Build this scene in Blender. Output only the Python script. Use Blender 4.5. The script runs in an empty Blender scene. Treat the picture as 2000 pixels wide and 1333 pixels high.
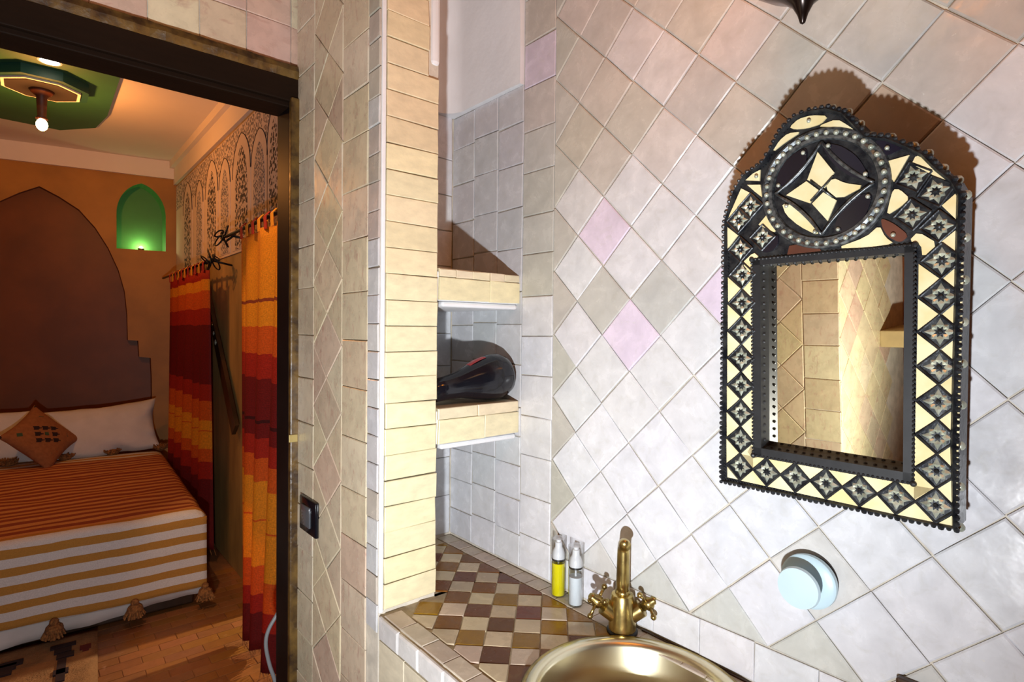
import bpy, bmesh, math, random
from mathutils import Vector, Matrix, noise
random.seed(7)
S = bpy.context.scene
COL = S.collection
H = 1.435            # eye height above the floor; heights below written as H + offset

# ------------------------------------------------------------------ camera
F_PX, YAW, PITCH, ROLL = 1101.4, math.radians(40.41), math.radians(1.03), math.radians(-0.59)
cy, sy, cp, sp = math.cos(YAW), math.sin(YAW), math.cos(PITCH), math.sin(PITCH)
Fv = Vector((sy*cp, cy*cp, -sp)); Rv = Vector((cy, -sy, 0)); Uv = Rv.cross(Fv)
R2 = Rv*math.cos(ROLL) - Uv*math.sin(ROLL); U2 = Rv*math.sin(ROLL) + Uv*math.cos(ROLL)
cd = bpy.data.cameras.new('camera'); cam = bpy.data.objects.new('camera', cd); COL.objects.link(cam)
m = Matrix.Identity(4)
for i in range(3):
    m[i][0], m[i][1], m[i][2] = R2[i], U2[i], -Fv[i]
m.translation = (0, 0, H)
cam.matrix_world = m
cd.sensor_width = 36; cd.lens = F_PX/2000*36; cd.clip_start = 0.02
S.camera = cam
# ------------------------------------------------------------------ world, view
W = bpy.data.worlds.new('world'); S.world = W; W.use_nodes = True
bg = W.node_tree.nodes['Background']; bg.inputs[0].default_value = (1.0, .62, .32, 1); bg.inputs[1].default_value = 0.0
S.view_settings.view_transform = 'Standard'; S.view_settings.look = 'None'
S.view_settings.exposure = 0.0; S.view_settings.gamma = 1.0; S.view_settings.use_curve_mapping = False
# ------------------------------------------------------------------ lights
def lamp(name, kind, loc, power, color, size=.03, target=None, spot=None, blend=.5):
    d = bpy.data.lights.new(name, kind); d.energy = power; d.color = color; d.shadow_soft_size = size
    if kind == 'SPOT': d.spot_size = math.radians(spot); d.spot_blend = blend
    o = bpy.data.objects.new(name, d); COL.objects.link(o); o.location = loc
    if target is not None:
        o.rotation_euler = (Vector(target)-Vector(loc)).to_track_quat('-Z', 'Y').to_euler()
    return o
# the photographer's flash, held low under the camera
lamp('flash', 'SPOT', (-.07, .05, H-.46), 90, (.92, .96, 1.0), .016, (.44, 1.36, H+.28), 166, 1.0)
WARM = (1.0, .36, .075)
BULB = (.045, 3.99, H+1.09)
lamp('bedroom_bulb', 'POINT', (BULB[0], BULB[1], BULB[2]-.07), 19, WARM, .03)
lamp('ceiling_spot', 'SPOT', (.07, 3.69, H+1.30), 5, (1.0, .48, .15), .03, (.07, 3.6, 0), 100, .6)
lamp('curtain_fill_spot', 'SPOT', (.12, 2.10, H+1.30), 60, (1.0, .56, .26), .02, (.78, 2.50, 1.25), 44, .4)  # added spot without a fitting, brightens the near curtain
lamp('daylight_beam', 'SPOT', (2.15, 2.95, 1.35), 140, (1.0, .76, .52), .03, (.70, 2.72, 0), 34, .2)
lamp('alcove_lamp', 'POINT', (.675, 5.44, H+.665), 1.1, (1.0, .95, .45), .012)

# ------------------------------------------------------------------ materials
def newmat(name):
    mt = bpy.data.materials.new(name); mt.use_nodes = True
    nt = mt.node_tree; nt.nodes.clear()
    out = nt.nodes.new('ShaderNodeOutputMaterial'); b = nt.nodes.new('ShaderNodeBsdfPrincipled')
    nt.links.new(b.outputs[0], out.inputs[0])
    return mt, nt, b
def N(nt, t, **k):
    n = nt.nodes.new(t)
    for a, v in k.items():
        if a in ('op',): n.operation = v
        elif hasattr(n, a): setattr(n, a, v)
    return n
def mixc(nt, fac, a, b, mode='MIX'):
    n = nt.nodes.new('ShaderNodeMix'); n.data_type = 'RGBA'; n.blend_type = mode
    for s, v in ((0, fac), (6, a), (7, b)):
        if hasattr(v, 'default_value') or isinstance(v, bpy.types.NodeSocket): nt.links.new(v, n.inputs[s])
        elif s == 0: n.inputs[0].default_value = v
        else: n.inputs[s].default_value = (*v[:3], 1)
    return n.outputs[2]
def ramp(nt, fac, stops, interp='LINEAR'):
    n = nt.nodes.new('ShaderNodeValToRGB'); n.color_ramp.interpolation = interp
    e = n.color_ramp.elements
    while len(e) < len(stops): e.new(.5)
    for i, (p, c) in enumerate(stops):
        e[i].position = p; e[i].color = (*c, 1) if len(c) == 3 else c
    nt.links.new(fac, n.inputs[0]); return n.outputs[0]
def gray(v): return (v, v, v)
def noise_(nt, scale, detail=3, vec=None, rough=.55, dist=0):
    n = nt.nodes.new('ShaderNodeTexNoise'); n.inputs['Scale'].default_value = scale
    n.inputs['Detail'].default_value = detail; n.inputs['Roughness'].default_value = rough; n.inputs['Distortion'].default_value = dist
    if vec is not None: nt.links.new(vec, n.inputs['Vector'])
    return n.outputs['Fac']
def pos(nt, kind='pos', scale=None):
    if kind == 'pos': o = nt.nodes.new('ShaderNodeNewGeometry').outputs['Position']
    elif kind == 'gen': o = nt.nodes.new('ShaderNodeTexCoord').outputs['Generated']
    elif kind == 'uv': o = nt.nodes.new('ShaderNodeTexCoord').outputs['UV']
    else: o = nt.nodes.new('ShaderNodeTexCoord').outputs['Object']
    if scale:
        mp = nt.nodes.new('ShaderNodeMapping'); mp.inputs['Scale'].default_value = scale
        nt.links.new(o, mp.inputs[0]); o = mp.outputs[0]
    return o
def bump(nt, b, h, strength=.3, dist=.002):
    n = nt.nodes.new('ShaderNodeBump'); n.inputs['Strength'].default_value = strength; n.inputs['Distance'].default_value = dist
    nt.links.new(h, n.inputs['Height']); nt.links.new(n.outputs[0], b.inputs['Normal'])
def plain(name, color, rough=.5, metal=0, var=.15, scale=8, bmp=0, bscale=60, bdist=.002, color2=None, kind='pos', stretch=None):
    mt, nt, b = newmat(name)
    p = pos(nt, kind, stretch)
    c2 = color2 or tuple(max(0, c*(1-var*2)) for c in color)
    f = noise_(nt, scale, 4, p)
    r = ramp(nt, f, [(.35, gray(0)), (.65, gray(1))])
    nt.links.new(mixc(nt, r, c2, color), b.inputs['Base Color'])
    b.inputs['Roughness'].default_value = rough; b.inputs['Metallic'].default_value = metal
    if bmp: bump(nt, b, noise_(nt, bscale, 3, p), bmp, bdist)
    return mt
def tilemat(name, stain, samt, lo=.42, hi=.72, rough=.14, streak=(5, 5, 5), bmp=.35, spec=.5):
    """glazed handmade tile: own colour of each piece, cloudy firing, stains, wavy gloss"""
    mt, nt, b = newmat(name)
    oi = nt.nodes.new('ShaderNodeObjectInfo')
    p = pos(nt, 'pos')
    n1 = noise_(nt, 22, 5, p, .6, .4)
    cl = ramp(nt, n1, [(.3, gray(.86)), (.7, gray(1.06))])
    c = mixc(nt, 1.0, oi.outputs['Color'], cl, 'MULTIPLY')
    n2 = noise_(nt, 9, 4, pos(nt, 'pos', streak), .6, .8)
    st = ramp(nt, n2, [(lo, gray(0)), (hi, gray(samt))])
    c = mixc(nt, st, c, stain)
    n4 = noise_(nt, 140, 2, p)
    sc = ramp(nt, n4, [(.72, gray(0)), (.78, gray(.5))])
    c = mixc(nt, sc, c, (.8, .78, .72))
    nt.links.new(c, b.inputs['Base Color'])
    rr = ramp(nt, n1, [(.3, gray(rough)), (.75, gray(rough+.22))])
    nt.links.new(rr, b.inputs['Roughness'])
    b.inputs['Specular IOR Level'].default_value = spec
    bump(nt, b, noise_(nt, 26, 3, p, .5), bmp, .004)
    return mt
def brickmat(name):
    mt, nt, b = newmat(name)
    oi = nt.nodes.new('ShaderNodeObjectInfo'); p = pos(nt, 'pos')
    n1 = noise_(nt, 30, 5, pos(nt, 'pos', (1, 1, 2.2)), .6)
    c = mixc(nt, 1.0, oi.outputs['Color'], ramp(nt, n1, [(.3, gray(.86)), (.7, gray(1.05))]), 'MULTIPLY')
    n2 = noise_(nt, 11, 3, pos(nt, 'pos', (1, 1, 2)), .6, .5)
    c = mixc(nt, ramp(nt, n2, [(.66, gray(0)), (.78, gray(.45))]), c, (.62, .36, .24))
    nt.links.new(c, b.inputs['Base Color']); b.inputs['Roughness'].default_value = .38
    bump(nt, b, noise_(nt, 70, 4, p), .3, .002)
    return mt
M = {}
M['zellige'] = tilemat('white_glazed_tile', (.46, .44, .36), .30, .52, .82)
M['zellige_tan'] = tilemat('tan_glazed_tile', (.50, .27, .21), .60, .55, .72, .2, (2, 9, 4), .25)
M['zellige_small'] = tilemat('counter_glazed_tile', (.40, .28, .14), .25, .55, .85, .16, spec=.22)
M['brick'] = brickmat('cream_glazed_brick')
M['grout'] = plain('sandy_grout', (.74, .67, .56), .9, var=.12, scale=30, bmp=.3, bscale=200)
M['grout_dark'] = plain('counter_grout', (.52, .44, .29), .9, var=.15, scale=30, bmp=.3, bscale=200)
M['plaster'] = plain('white_plaster', (.84, .84, .86), .75, var=.05, scale=6, bmp=.25, bscale=25, bdist=.006)
M['wood'] = plain('dark_brown_wood', (.060, .026, .010), .38, var=.3, scale=7, bmp=.4, bscale=40, stretch=(1, 1, .15))
M['wood_h'] = plain('dark_lintel_wood', (.020, .009, .004), .7, var=.3, scale=7, bmp=.5, bscale=40, stretch=(.15, 1, 1))
M['wood_black'] = plain('blackened_wood', (.014, .010, .010), .45, var=.2, scale=9)
M['wood_edge'] = plain('worn_varnished_wood', (.17, .095, .022), .38, var=.35, scale=30, bmp=.8, bscale=60, color2=(.045, .022, .008))
M['tadelakt'] = plain('ochre_polished_plaster', (.47, .205, .03), .55, var=.12, scale=3.5, bmp=.1, bscale=14)
M['tadelakt_dark'] = plain('red_brown_polished_plaster', (.20, .055, .008), .5, var=.15, scale=3, bmp=.1, bscale=14)
M['cream_wall'] = plain('cream_ceiling_paint', (.86, .76, .66), .8, var=.03, scale=2)
M['olive_wall'] = plain('straw_polished_plaster', (.50, .32, .11), .6, var=.2, scale=6, bmp=.15, bscale=14, stretch=(1, 1, .3))
M['green'] = plain('green_paint', (.035, .15, .065), .55, var=.08, scale=4)
M['green_dark'] = plain('dark_teal_paint', (.012, .075, .055), .5, var=.08, scale=4)
M['terracotta'] = brickmat('terracotta_floor_brick')
M['brass'] = plain('aged_brass', (.60, .46, .17), .30, 1, scale=22, color2=(.26, .19, .075), bmp=.15, bscale=60)
M['brass_m'] = plain('dull_brass', (.55, .42, .16), .55, .6)
M['brass_b'] = plain('bright_worn_brass', (.80, .74, .54), .30, 1, scale=3, color2=(.72, .65, .44), bmp=0)
for _k in ('wood_h', 'wood_black'):
    [n for n in M[_k].node_tree.nodes if n.type == 'BSDF_PRINCIPLED'][0].inputs['Specular IOR Level'].default_value = .12
M['iron'] = plain('black_wrought_iron', (.012, .010, .010), .45, .4)
M['lantern'] = plain('dark_bronze_metal', (.030, .016, .012), .22, .6)
M['blackplastic'] = plain('black_gloss_plastic', (.008, .008, .012), .12, 0, var=.1)
M['mattblack'] = plain('matt_black_plastic', (.010, .010, .010), .4, 0, var=.1)
M['red'] = plain('red_plastic', (.55, .012, .010), .25, 0, var=.05)
M['grey_plastic'] = plain('grey_gloss_plastic', (.16, .17, .19), .12, .3, var=.05)
M['whiteplastic'] = plain('white_plastic', (.82, .84, .86), .3, 0, var=.02)
M['bluewhite'] = plain('pale_blue_plastic', (.60, .78, .86), .35, 0, var=.03)
M['linen'] = plain('white_linen', (.74, .70, .68), .85, 0, var=.05, scale=9, bmp=.3, bscale=9, bdist=.01)
M['bone'] = plain('cream_bone_inlay', (.92, .83, .52), .30, 0, scale=22, color2=(.84, .69, .34), bmp=.1)
M['pewter'] = plain('dark_pewter', (.060, .064, .068), .38, .55, scale=60, color2=(.012, .014, .020), bmp=.4, bscale=150)
M['silver'] = plain('tarnished_silver', (.72, .74, .60), .36, .45, scale=70, color2=(.38, .42, .34))
M['silver_dark'] = plain('grey_beaded_wire', (.22, .24, .25), .35, .7, scale=160, color2=(.05, .055, .06))
M['darkinlay'] = plain('black_glass_inlay', (.010, .009, .020), .10, 0, var=.2)
M['rust'] = plain('red_brown_resin', (.16, .045, .02), .5, 0, var=.3)
M['cord_grey'] = plain('grey_cable_sheath', (.30, .31, .32), .4, 0, var=.05)
M['cord_black'] = plain('black_cable', (.008, .008, .008), .35)
M['tassel'] = plain('brown_wool', (.40, .17, .05), .95, 0, var=.3, scale=90, bmp=.8, bscale=160, bdist=.006)
M['fringe'] = plain('orange_fringe_thread', (.55, .22, .07), .95, 0, var=.3, scale=90)
M['box'] = plain('cushion_brown', (.34, .13, .045), .9, var=.1, scale=50, bmp=.4, bscale=180)
M['motif_dark'] = plain('dark_embroidery', (.03, .012, .014), .9)
M['motif_green'] = plain('green_embroidery', (.05, .10, .05), .9)
M['rug'] = plain('cream_wool_rug', (.36, .19, .075), .95, var=.15, scale=14, bmp=.8, bscale=120, bdist=.008)
M['dark_floor'] = plain('dark_brown_floor', (.10, .045, .02), .6, var=.15, scale=12)
M['floor_plain'] = plain('terracotta_screed', (.26, .11, .04), .7, var=.15, scale=12)

def emit(name, color, st):
    mt, nt, b = newmat(name); b.inputs['Base Color'].default_value = (*color, 1)
    b.inputs['Emission Color'].default_value = (*color, 1); b.inputs['Emission Strength'].default_value = st
    return mt
M['bulb'] = emit('lit_bulb_glass', (1.0, .70, .36), 22)
M['spot'] = emit('lit_spot_glass', (1.0, .86, .66), 14)
M['lanternglow'] = emit('lit_lantern_glass', (1.0, .62, .30), 2.0)
def glassy(name, color, rough=.02, trans=1.0, ior=1.45):
    mt, nt, b = newmat(name); b.inputs['Base Color'].default_value = (*color, 1); b.inputs['Roughness'].default_value = rough
    b.inputs['Transmission Weight'].default_value = trans; b.inputs['IOR'].default_value = ior
    return mt
mt = bpy.data.materials.new('clear_plastic'); mt.use_nodes = True; nt = mt.node_tree; nt.nodes.clear()
_o = nt.nodes.new('ShaderNodeOutputMaterial'); _m = nt.nodes.new('ShaderNodeMixShader'); _t = nt.nodes.new('ShaderNodeBsdfTransparent'); _g = nt.nodes.new('ShaderNodeBsdfGlossy'); _l = nt.nodes.new('ShaderNodeLayerWeight')
_t.inputs[0].default_value = (.90, .91, .92, 1); _g.inputs['Roughness'].default_value = .05; _l.inputs[0].default_value = .25
nt.links.new(_l.outputs['Facing'], _m.inputs[0]); nt.links.new(_t.outputs[0], _m.inputs[1]); nt.links.new(_g.outputs[0], _m.inputs[2]); nt.links.new(_m.outputs[0], _o.inputs[0])
M['clear'] = mt
M['yellow_gel'] = glassy('yellow_shower_gel', (.90, .80, .01), .08, .12)
M['milk_gel'] = glassy('milky_lotion', (.86, .93, .97), .15, .15)
mt, nt, b = newmat('old_mirror_glass'); b.inputs['Metallic'].default_value = 1; b.inputs['Roughness'].default_value = .01
b.inputs['Base Color'].default_value = (.86, .80, .66, 1); M['mirror'] = mt

def stripes(name):
    mt, nt, b = newmat(name)
    sx = nt.nodes.new('ShaderNodeSeparateXYZ'); nt.links.new(pos(nt, 'uv'), sx.inputs[0])
    nz = noise_(nt, 6, 2, pos(nt, 'pos'))
    a = N(nt, 'ShaderNodeMath', op='MULTIPLY_ADD'); nt.links.new(nz, a.inputs[0]); a.inputs[1].default_value = .012; nt.links.new(sx.outputs[1], a.inputs[2])
    d = N(nt, 'ShaderNodeMath', op='DIVIDE'); nt.links.new(a.outputs[0], d.inputs[0]); d.inputs[1].default_value = .0765
    fr = N(nt, 'ShaderNodeMath', op='FRACT'); nt.links.new(d.outputs[0], fr.inputs[0])
    c = ramp(nt, fr.outputs[0], [(0, (.76, .72, .70)), (.52, (.76, .72, .70)), (.54, (.52, .25, .045)), (.98, (.52, .25, .045))])
    c2 = ramp(nt, fr.outputs[0], [(0, (.66, .30, .10)), (.46, (.66, .30, .10)), (.50, (.30, .060, .020)), (.96, (.30, .060, .020))])  # top of the same cloth: warm shade put into the stripe colours
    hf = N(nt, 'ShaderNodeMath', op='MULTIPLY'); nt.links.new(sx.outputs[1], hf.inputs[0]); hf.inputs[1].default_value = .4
    shade_zone = ramp(nt, hf.outputs[0], [(0, gray(0)), (.178, gray(1)), (.815, gray(0))], 'CONSTANT')
    c = mixc(nt, shade_zone, c, c2)
    w = noise_(nt, 260, 1, pos(nt, 'pos'))
    c = mixc(nt, 1, c, ramp(nt, w, [(.3, gray(.86)), (.7, gray(1.05))]), 'MULTIPLY')
    nt.links.new(c, b.inputs['Base Color']); b.inputs['Roughness'].default_value = .9
    bump(nt, b, w, .2, .002)
    return mt
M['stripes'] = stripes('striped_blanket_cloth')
OR, RO, RD, DR = (.95, .36, .012), (.80, .13, .008), (.50, .020, .006), (.22, .005, .005)
def curtainmat(name, stops):
    mt, nt, b = newmat(name)
    sx = nt.nodes.new('ShaderNodeSeparateXYZ'); nt.links.new(pos(nt, 'uv'), sx.inputs[0])
    nz = noise_(nt, 14, 1, pos(nt, 'uv', (1, .02, 1)))
    a = N(nt, 'ShaderNodeMath', op='MULTIPLY_ADD'); nt.links.new(nz, a.inputs[0]); a.inputs[1].default_value = .014; nt.links.new(sx.outputs[1], a.inputs[2])
    c = ramp(nt, a.outputs[0], [(max(0, p+.007), col) for p, col in stops], 'CONSTANT')
    w = noise_(nt, 40, 2, pos(nt, 'uv', (6, 3, 1))); w2 = noise_(nt, 160, 2, pos(nt, 'uv', (.6, 2.5, 1)))
    c = mixc(nt, 1, c, ramp(nt, w, [(.3, gray(.8)), (.7, gray(1.1))]), 'MULTIPLY')
    c = mixc(nt, 1, c, ramp(nt, w2, [(.3, gray(.8)), (.7, gray(1.1))]), 'MULTIPLY')
    nt.links.new(c, b.inputs['Base Color']); b.inputs['Roughness'].default_value = .75
    b.inputs['Subsurface Weight'].default_value = 0
    bump(nt, b, w2, .5, .003)
    tl = nt.nodes.new('ShaderNodeBsdfTranslucent'); nt.links.new(c, tl.inputs[0]); mx = nt.nodes.new('ShaderNodeMixShader'); mx.inputs[0].default_value = .35
    out = [n for n in nt.nodes if n.type == 'OUTPUT_MATERIAL'][0]
    nt.links.new(b.outputs[0], mx.inputs[1]); nt.links.new(tl.outputs[0], mx.inputs[2]); nt.links.new(mx.outputs[0], out.inputs[0])
    return mt
M['curt_near'] = curtainmat('banded_curtain_cloth', [(0, OR), (.168, (.35, .06, .02)), (.174, OR), (.235, RO), (.30, RD), (.36, DR), (.455, (.07, .002, .004)), (.462, DR), (.50, RD), (.545, RO), (.60, OR), (.69, RO), (.694, OR), (.80, RO), (.865, RD), (.91, DR)])
M['curt_far'] = curtainmat('banded_curtain_cloth_far', [(0, RD), (.03, OR), (.07, RO), (.13, RD), (.19, DR), (.40, RD), (.46, RO), (.53, OR), (.565, RO), (.57, OR), (.63, RO), (.68, RD), (.74, DR)])
def lace(name, ink, ground, sc, lo):
    mt, nt, b = newmat(name)
    v = nt.nodes.new('ShaderNodeTexVoronoi'); v.inputs['Scale'].default_value = sc; nt.links.new(pos(nt, 'pos'), v.inputs['Vector'])
    n = noise_(nt, sc*1.3, 2, pos(nt, 'pos'))
    ad = N(nt, 'ShaderNodeMath', op='ADD'); nt.links.new(v.outputs['Distance'], ad.inputs[0]); nt.links.new(n, ad.inputs[1])
    f = ramp(nt, ad.outputs[0], [(lo, gray(1)), (lo+.06, gray(0))])
    nt.links.new(mixc(nt, f, ground, ink), b.inputs['Base Color']); b.inputs['Roughness'].default_value = .85
    return mt
M['lace_ground'] = plain('pale_peach_cloth', (.74, .60, .50), .9, var=.05)
M['lace_black'] = lace('black_lace_print', (.035, .03, .04), (.62, .50, .42), 44, .97)
M['lace_blue'] = lace('grey_blue_lace_print', (.13, .13, .17), (.60, .50, .45), 70, .99)
M['lace_top'] = lace('grey_scroll_print', (.20, .17, .17), (.70, .57, .48), 55, .98)
M['ceil_lace'] = lace('black_filigree_plate', (.02, .013, .012), (.55, .45, .36), 60, 1.15)

# ------------------------------------------------------------------ mesh helpers
def link(name, verts, faces, mat, parent=None, loc=(0, 0, 0), smooth=False, color=None):
    me = bpy.data.meshes.new(name); me.from_pydata([tuple(v) for v in verts], [], faces)
    for mm in (mat if isinstance(mat, (list, tuple)) else [mat]): me.materials.append(mm)
    if smooth: me.polygons.foreach_set('use_smooth', [True]*len(me.polygons))
    o = bpy.data.objects.new(name, me); COL.objects.link(o); o.location = loc
    if parent: o.parent = parent
    if color: o.color = (*color, 1)
    return o
class B:
    """collects pieces of ONE part"""
    def __init__(s): s.v = []; s.f = []
    def add(s, vs, fs):
        n = len(s.v); s.v += [Vector(v) for v in vs]; s.f += [tuple(i+n for i in f) for f in fs]; return s
    def box(s, x0, x1, y0, y1, z0, z1, bev=0):
        if bev:
            bm = bmesh.new(); bmesh.ops.create_cube(bm, size=1)
            for v in bm.verts: v.co = Vector(((x0+x1)/2+v.co.x*(x1-x0), (y0+y1)/2+v.co.y*(y1-y0), (z0+z1)/2+v.co.z*(z1-z0)))
            bmesh.ops.bevel(bm, geom=bm.edges[:], offset=bev, segments=2, profile=.5, affect='EDGES')
            bm.verts.index_update(); s.add([v.co.copy() for v in bm.verts], [[v.index for v in f.verts] for f in bm.faces]); bm.free(); return s
        v = [(x, y, z) for x in (x0, x1) for y in (y0, y1) for z in (z0, z1)]
        return s.add(v, [(0, 1, 3, 2), (4, 6, 7, 5), (0, 4, 5, 1), (2, 3, 7, 6), (0, 2, 6, 4), (1, 5, 7, 3)])
    def lathe(s, prof, seg=24, mat=None, caps=True):
        """prof: (r,z) bottom to top around local z; mat: Matrix to place"""
        mat = mat or Matrix.Identity(4); vs = []; fs = []; n = len(prof)
        for (r, z) in prof:
            for k in range(seg):
                a = 2*math.pi*k/seg; vs.append(mat @ Vector((r*math.cos(a), r*math.sin(a), z)))
        for i in range(n-1):
            for k in range(seg):
                k2 = (k+1) % seg; fs.append((i*seg+k, i*seg+k2, (i+1)*seg+k2, (i+1)*seg+k))
        if caps and prof[0][0] > 1e-5: fs.append(tuple(reversed(range(seg))))
        if caps and prof[-1][0] > 1e-5: fs.append(tuple((n-1)*seg+k for k in range(seg)))
        return s.add(vs, fs)
    def tube(s, pts, r, seg=10, cap=True):
        pts = [Vector(p) for p in pts]; n = len(pts); rs = r if isinstance(r, (list, tuple)) else [r]*n
        t0 = (pts[1]-pts[0]).normalized(); up = Vector((0, 0, 1)) if abs(t0.z) < .9 else Vector((1, 0, 0))
        a = t0.cross(up).normalized(); vs = []; fs = []
        for i, p in enumerate(pts):
            t = (pts[min(i+1, n-1)]-pts[max(i-1, 0)]).normalized()
            a = (a - t*a.dot(t)).normalized(); b = t.cross(a)
            for k in range(seg):
                w = 2*math.pi*k/seg; vs.append(p + (a*math.cos(w)+b*math.sin(w))*rs[i])
        for i in range(n-1):
            for k in range(seg):
                k2 = (k+1) % seg; fs.append((i*seg+k, i*seg+k2, (i+1)*seg+k2, (i+1)*seg+k))
        if cap: fs.append(tuple(reversed(range(seg)))); fs.append(tuple((n-1)*seg+k for k in range(seg)))
        return s.add(vs, fs)
    def ball(s, c, r, seg=10, rings=6, sc=(1, 1, 1)):
        vs = []; fs = []; c = Vector(c)
        for i in range(rings+1):
            th = math.pi*i/rings
            for k in range(seg):
                a = 2*math.pi*k/seg; vs.append(c+Vector((r*sc[0]*math.sin(th)*math.cos(a), r*sc[1]*math.sin(th)*math.sin(a), -r*sc[2]*math.cos(th))))
        for i in range(rings):
            for k in range(seg):
                k2 = (k+1) % seg; fs.append((i*seg+k, i*seg+k2, (i+1)*seg+k2, (i+1)*seg+k))
        return s.add(vs, fs)
    def prism(s, poly, mapf, d0, d1):
        """flat polygon thickened from d0 to d1 through mapf(s,t,d)"""
        n = len(poly); vs = [mapf(a, b, d0) for a, b in poly]+[mapf(a, b, d1) for a, b in poly]
        fs = [tuple(range(n)), tuple(range(2*n-1, n-1, -1))]+[(i, n+i, n+(i+1) % n, (i+1) % n) for i in range(n)]
        return s.add(vs, fs)
    def obj(s, name, mat, parent=None, loc=None, smooth=False, color=None, fix=True):
        if loc is None:
            loc = Vector((0, 0, 0))
        o = link(name, s.v, s.f, mat, parent, loc, smooth, color)
        if fix:
            bm = bmesh.new(); bm.from_mesh(o.data); bmesh.ops.recalc_face_normals(bm, faces=bm.faces[:]); bm.to_mesh(o.data); bm.free()
        return o
def tag(o, label=None, cat=None, group=None, kind=None):
    for k, v in (('label', label), ('category', cat), ('group', group), ('kind', kind)):
        if v: o[k] = v
    return o
def thing(name, label, cat, loc=(0, 0, 0), rot=(0, 0, 0), group=None):
    o = bpy.data.objects.new(name, None); COL.objects.link(o); o.location = loc; o.rotation_euler = rot; o.empty_display_size = .05
    return tag(o, label, cat, group)
def structure(o, label, cat): return tag(o, label, cat, kind='structure')
def smooth_by_angle(o, deg=35):
    me = o.data; me.polygons.foreach_set('use_smooth', [True]*len(me.polygons))
    bm = bmesh.new(); bm.from_mesh(me); bmesh.ops.remove_doubles(bm, verts=bm.verts[:], dist=1e-6)
    for e in bm.edges:
        if len(e.link_faces) == 2 and e.calc_face_angle(0) > math.radians(deg): e.smooth = False
    bm.to_mesh(me); bm.free(); return o
def clip(poly, planes):
    """convex clip: keep a*s+b*t<=c"""
    for (a, b, c) in planes:
        out = []
        for i in range(len(poly)):
            p, q = poly[i], poly[(i+1) % len(poly)]
            dp, dq = a*p[0]+b*p[1]-c, a*q[0]+b*q[1]-c
            if dp <= 0: out.append(p)
            if dp*dq < 0:
                t = dp/(dp-dq); out.append((p[0]+t*(q[0]-p[0]), p[1]+t*(q[1]-p[1])))
        poly = out
        if len(poly) < 3: return []
    return poly
def area(poly): return abs(sum(poly[i][0]*poly[(i+1) % len(poly)][1]-poly[(i+1) % len(poly)][0]*poly[i][1] for i in range(len(poly))))/2
def shrink(poly, g):
    """pull the edges of a convex polygon in by g"""
    if sum(poly[i][0]*poly[(i+1) % len(poly)][1]-poly[(i+1) % len(poly)][0]*poly[i][1] for i in range(len(poly))) < 0: poly = poly[::-1]
    pl = []
    for i in range(len(poly)):
        p, q = poly[i], poly[(i+1) % len(poly)]
        dx, dy = q[0]-p[0], q[1]-p[1]; L = math.hypot(dx, dy)
        if L < 1e-6: continue
        n = (dy/L, -dx/L); pl.append((n[0], n[1], n[0]*p[0]+n[1]*p[1]-g))
    return clip(poly, pl)
RND = random.Random(3)
def tile(parent, poly, mapf, col, mat, name='tile', depth=.0032, bev=.0013, gap=.0010, wob=.0012, tilt=.006):
    poly = shrink(poly, gap)
    if len(poly) < 3 or area(poly) < 1.2e-4: return None
    q = [poly[0]]
    for p in poly[1:]:
        if math.hypot(p[0]-q[-1][0], p[1]-q[-1][1]) > .002: q.append(p)
    poly = q
    if len(poly) < 3: return None
    poly = [(a+RND.uniform(-wob, wob), b+RND.uniform(-wob, wob)) for a, b in poly]
    inner = shrink(poly, bev)
    if len(inner) != len(poly):
        cx = sum(p[0] for p in poly)/len(poly); cyy = sum(p[1] for p in poly)/len(poly)
        inner = [(cx+(a-cx)*.93, cyy+(b-cyy)*.93) for a, b in poly]
    else:
        k = min(range(len(inner)), key=lambda i: math.hypot(inner[i][0]-poly[0][0], inner[i][1]-poly[0][1])); inner = inner[k:]+inner[:k]
        if math.hypot(inner[1][0]-poly[1][0], inner[1][1]-poly[1][1]) > math.hypot(inner[-1][0]-poly[1][0], inner[-1][1]-poly[1][1]):
            inner = [inner[0]]+inner[:0:-1]
    cx = sum(p[0] for p in poly)/len(poly); cyy = sum(p[1] for p in poly)/len(poly)
    ta, tb, td = RND.uniform(-tilt, tilt), RND.uniform(-tilt, tilt), RND.uniform(-.0005, .0006)
    dz = lambda p: depth+td+ta*(p[0]-cx)+tb*(p[1]-cyy)
    n = len(poly)
    vs = [mapf(p[0], p[1], .0) for p in poly]+[mapf(p[0], p[1], dz(p)-bev*.7) for p in poly]+[mapf(p[0], p[1], dz(p)) for p in inner]
    o0 = mapf(cx, cyy, 0); out = (mapf(cx, cyy, 1)-o0)
    nn = (vs[2*n+1]-vs[2*n]).cross(vs[2*n+2]-vs[2*n+1])
    fs = [tuple(range(2*n, 3*n))]
    for i in range(n):
        j = (i+1) % n; fs += [(i, j, n+j, n+i), (n+i, n+j, 2*n+j, 2*n+i)]
    if nn.dot(out) < 0: fs = [f[::-1] for f in fs]
    base = Vector((0, 0, 0)) if parent is None else parent.get('_b', None)
    return link(name, [v-o0 for v in vs], fs, mat, parent, o0 - PB.get(parent.name, Vector((0, 0, 0))), False, col)
PB = {}     # base points of things whose pieces are given in world coordinates
def jit(c, a=.06, hue=.02):
    k = 1+RND.uniform(-a, a)
    return tuple(max(0, min(1, x*k+RND.uniform(-hue, hue))) for x in c)
def rect(s0, s1, t0, t1): return [(s0, t0), (s1, t0), (s1, t1), (s0, t1)]

# ================================================================== SETTING: bathroom
XM, XJ, YP, YN, YD = .913, .535, 1.045, 1.335, 1.515
XO, YO = -.25, .69                 # the pier opposite
PXR = .675                         # right edge of the pier
CZ = H-.585                        # counter top
TOPZ = H+1.36
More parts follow.
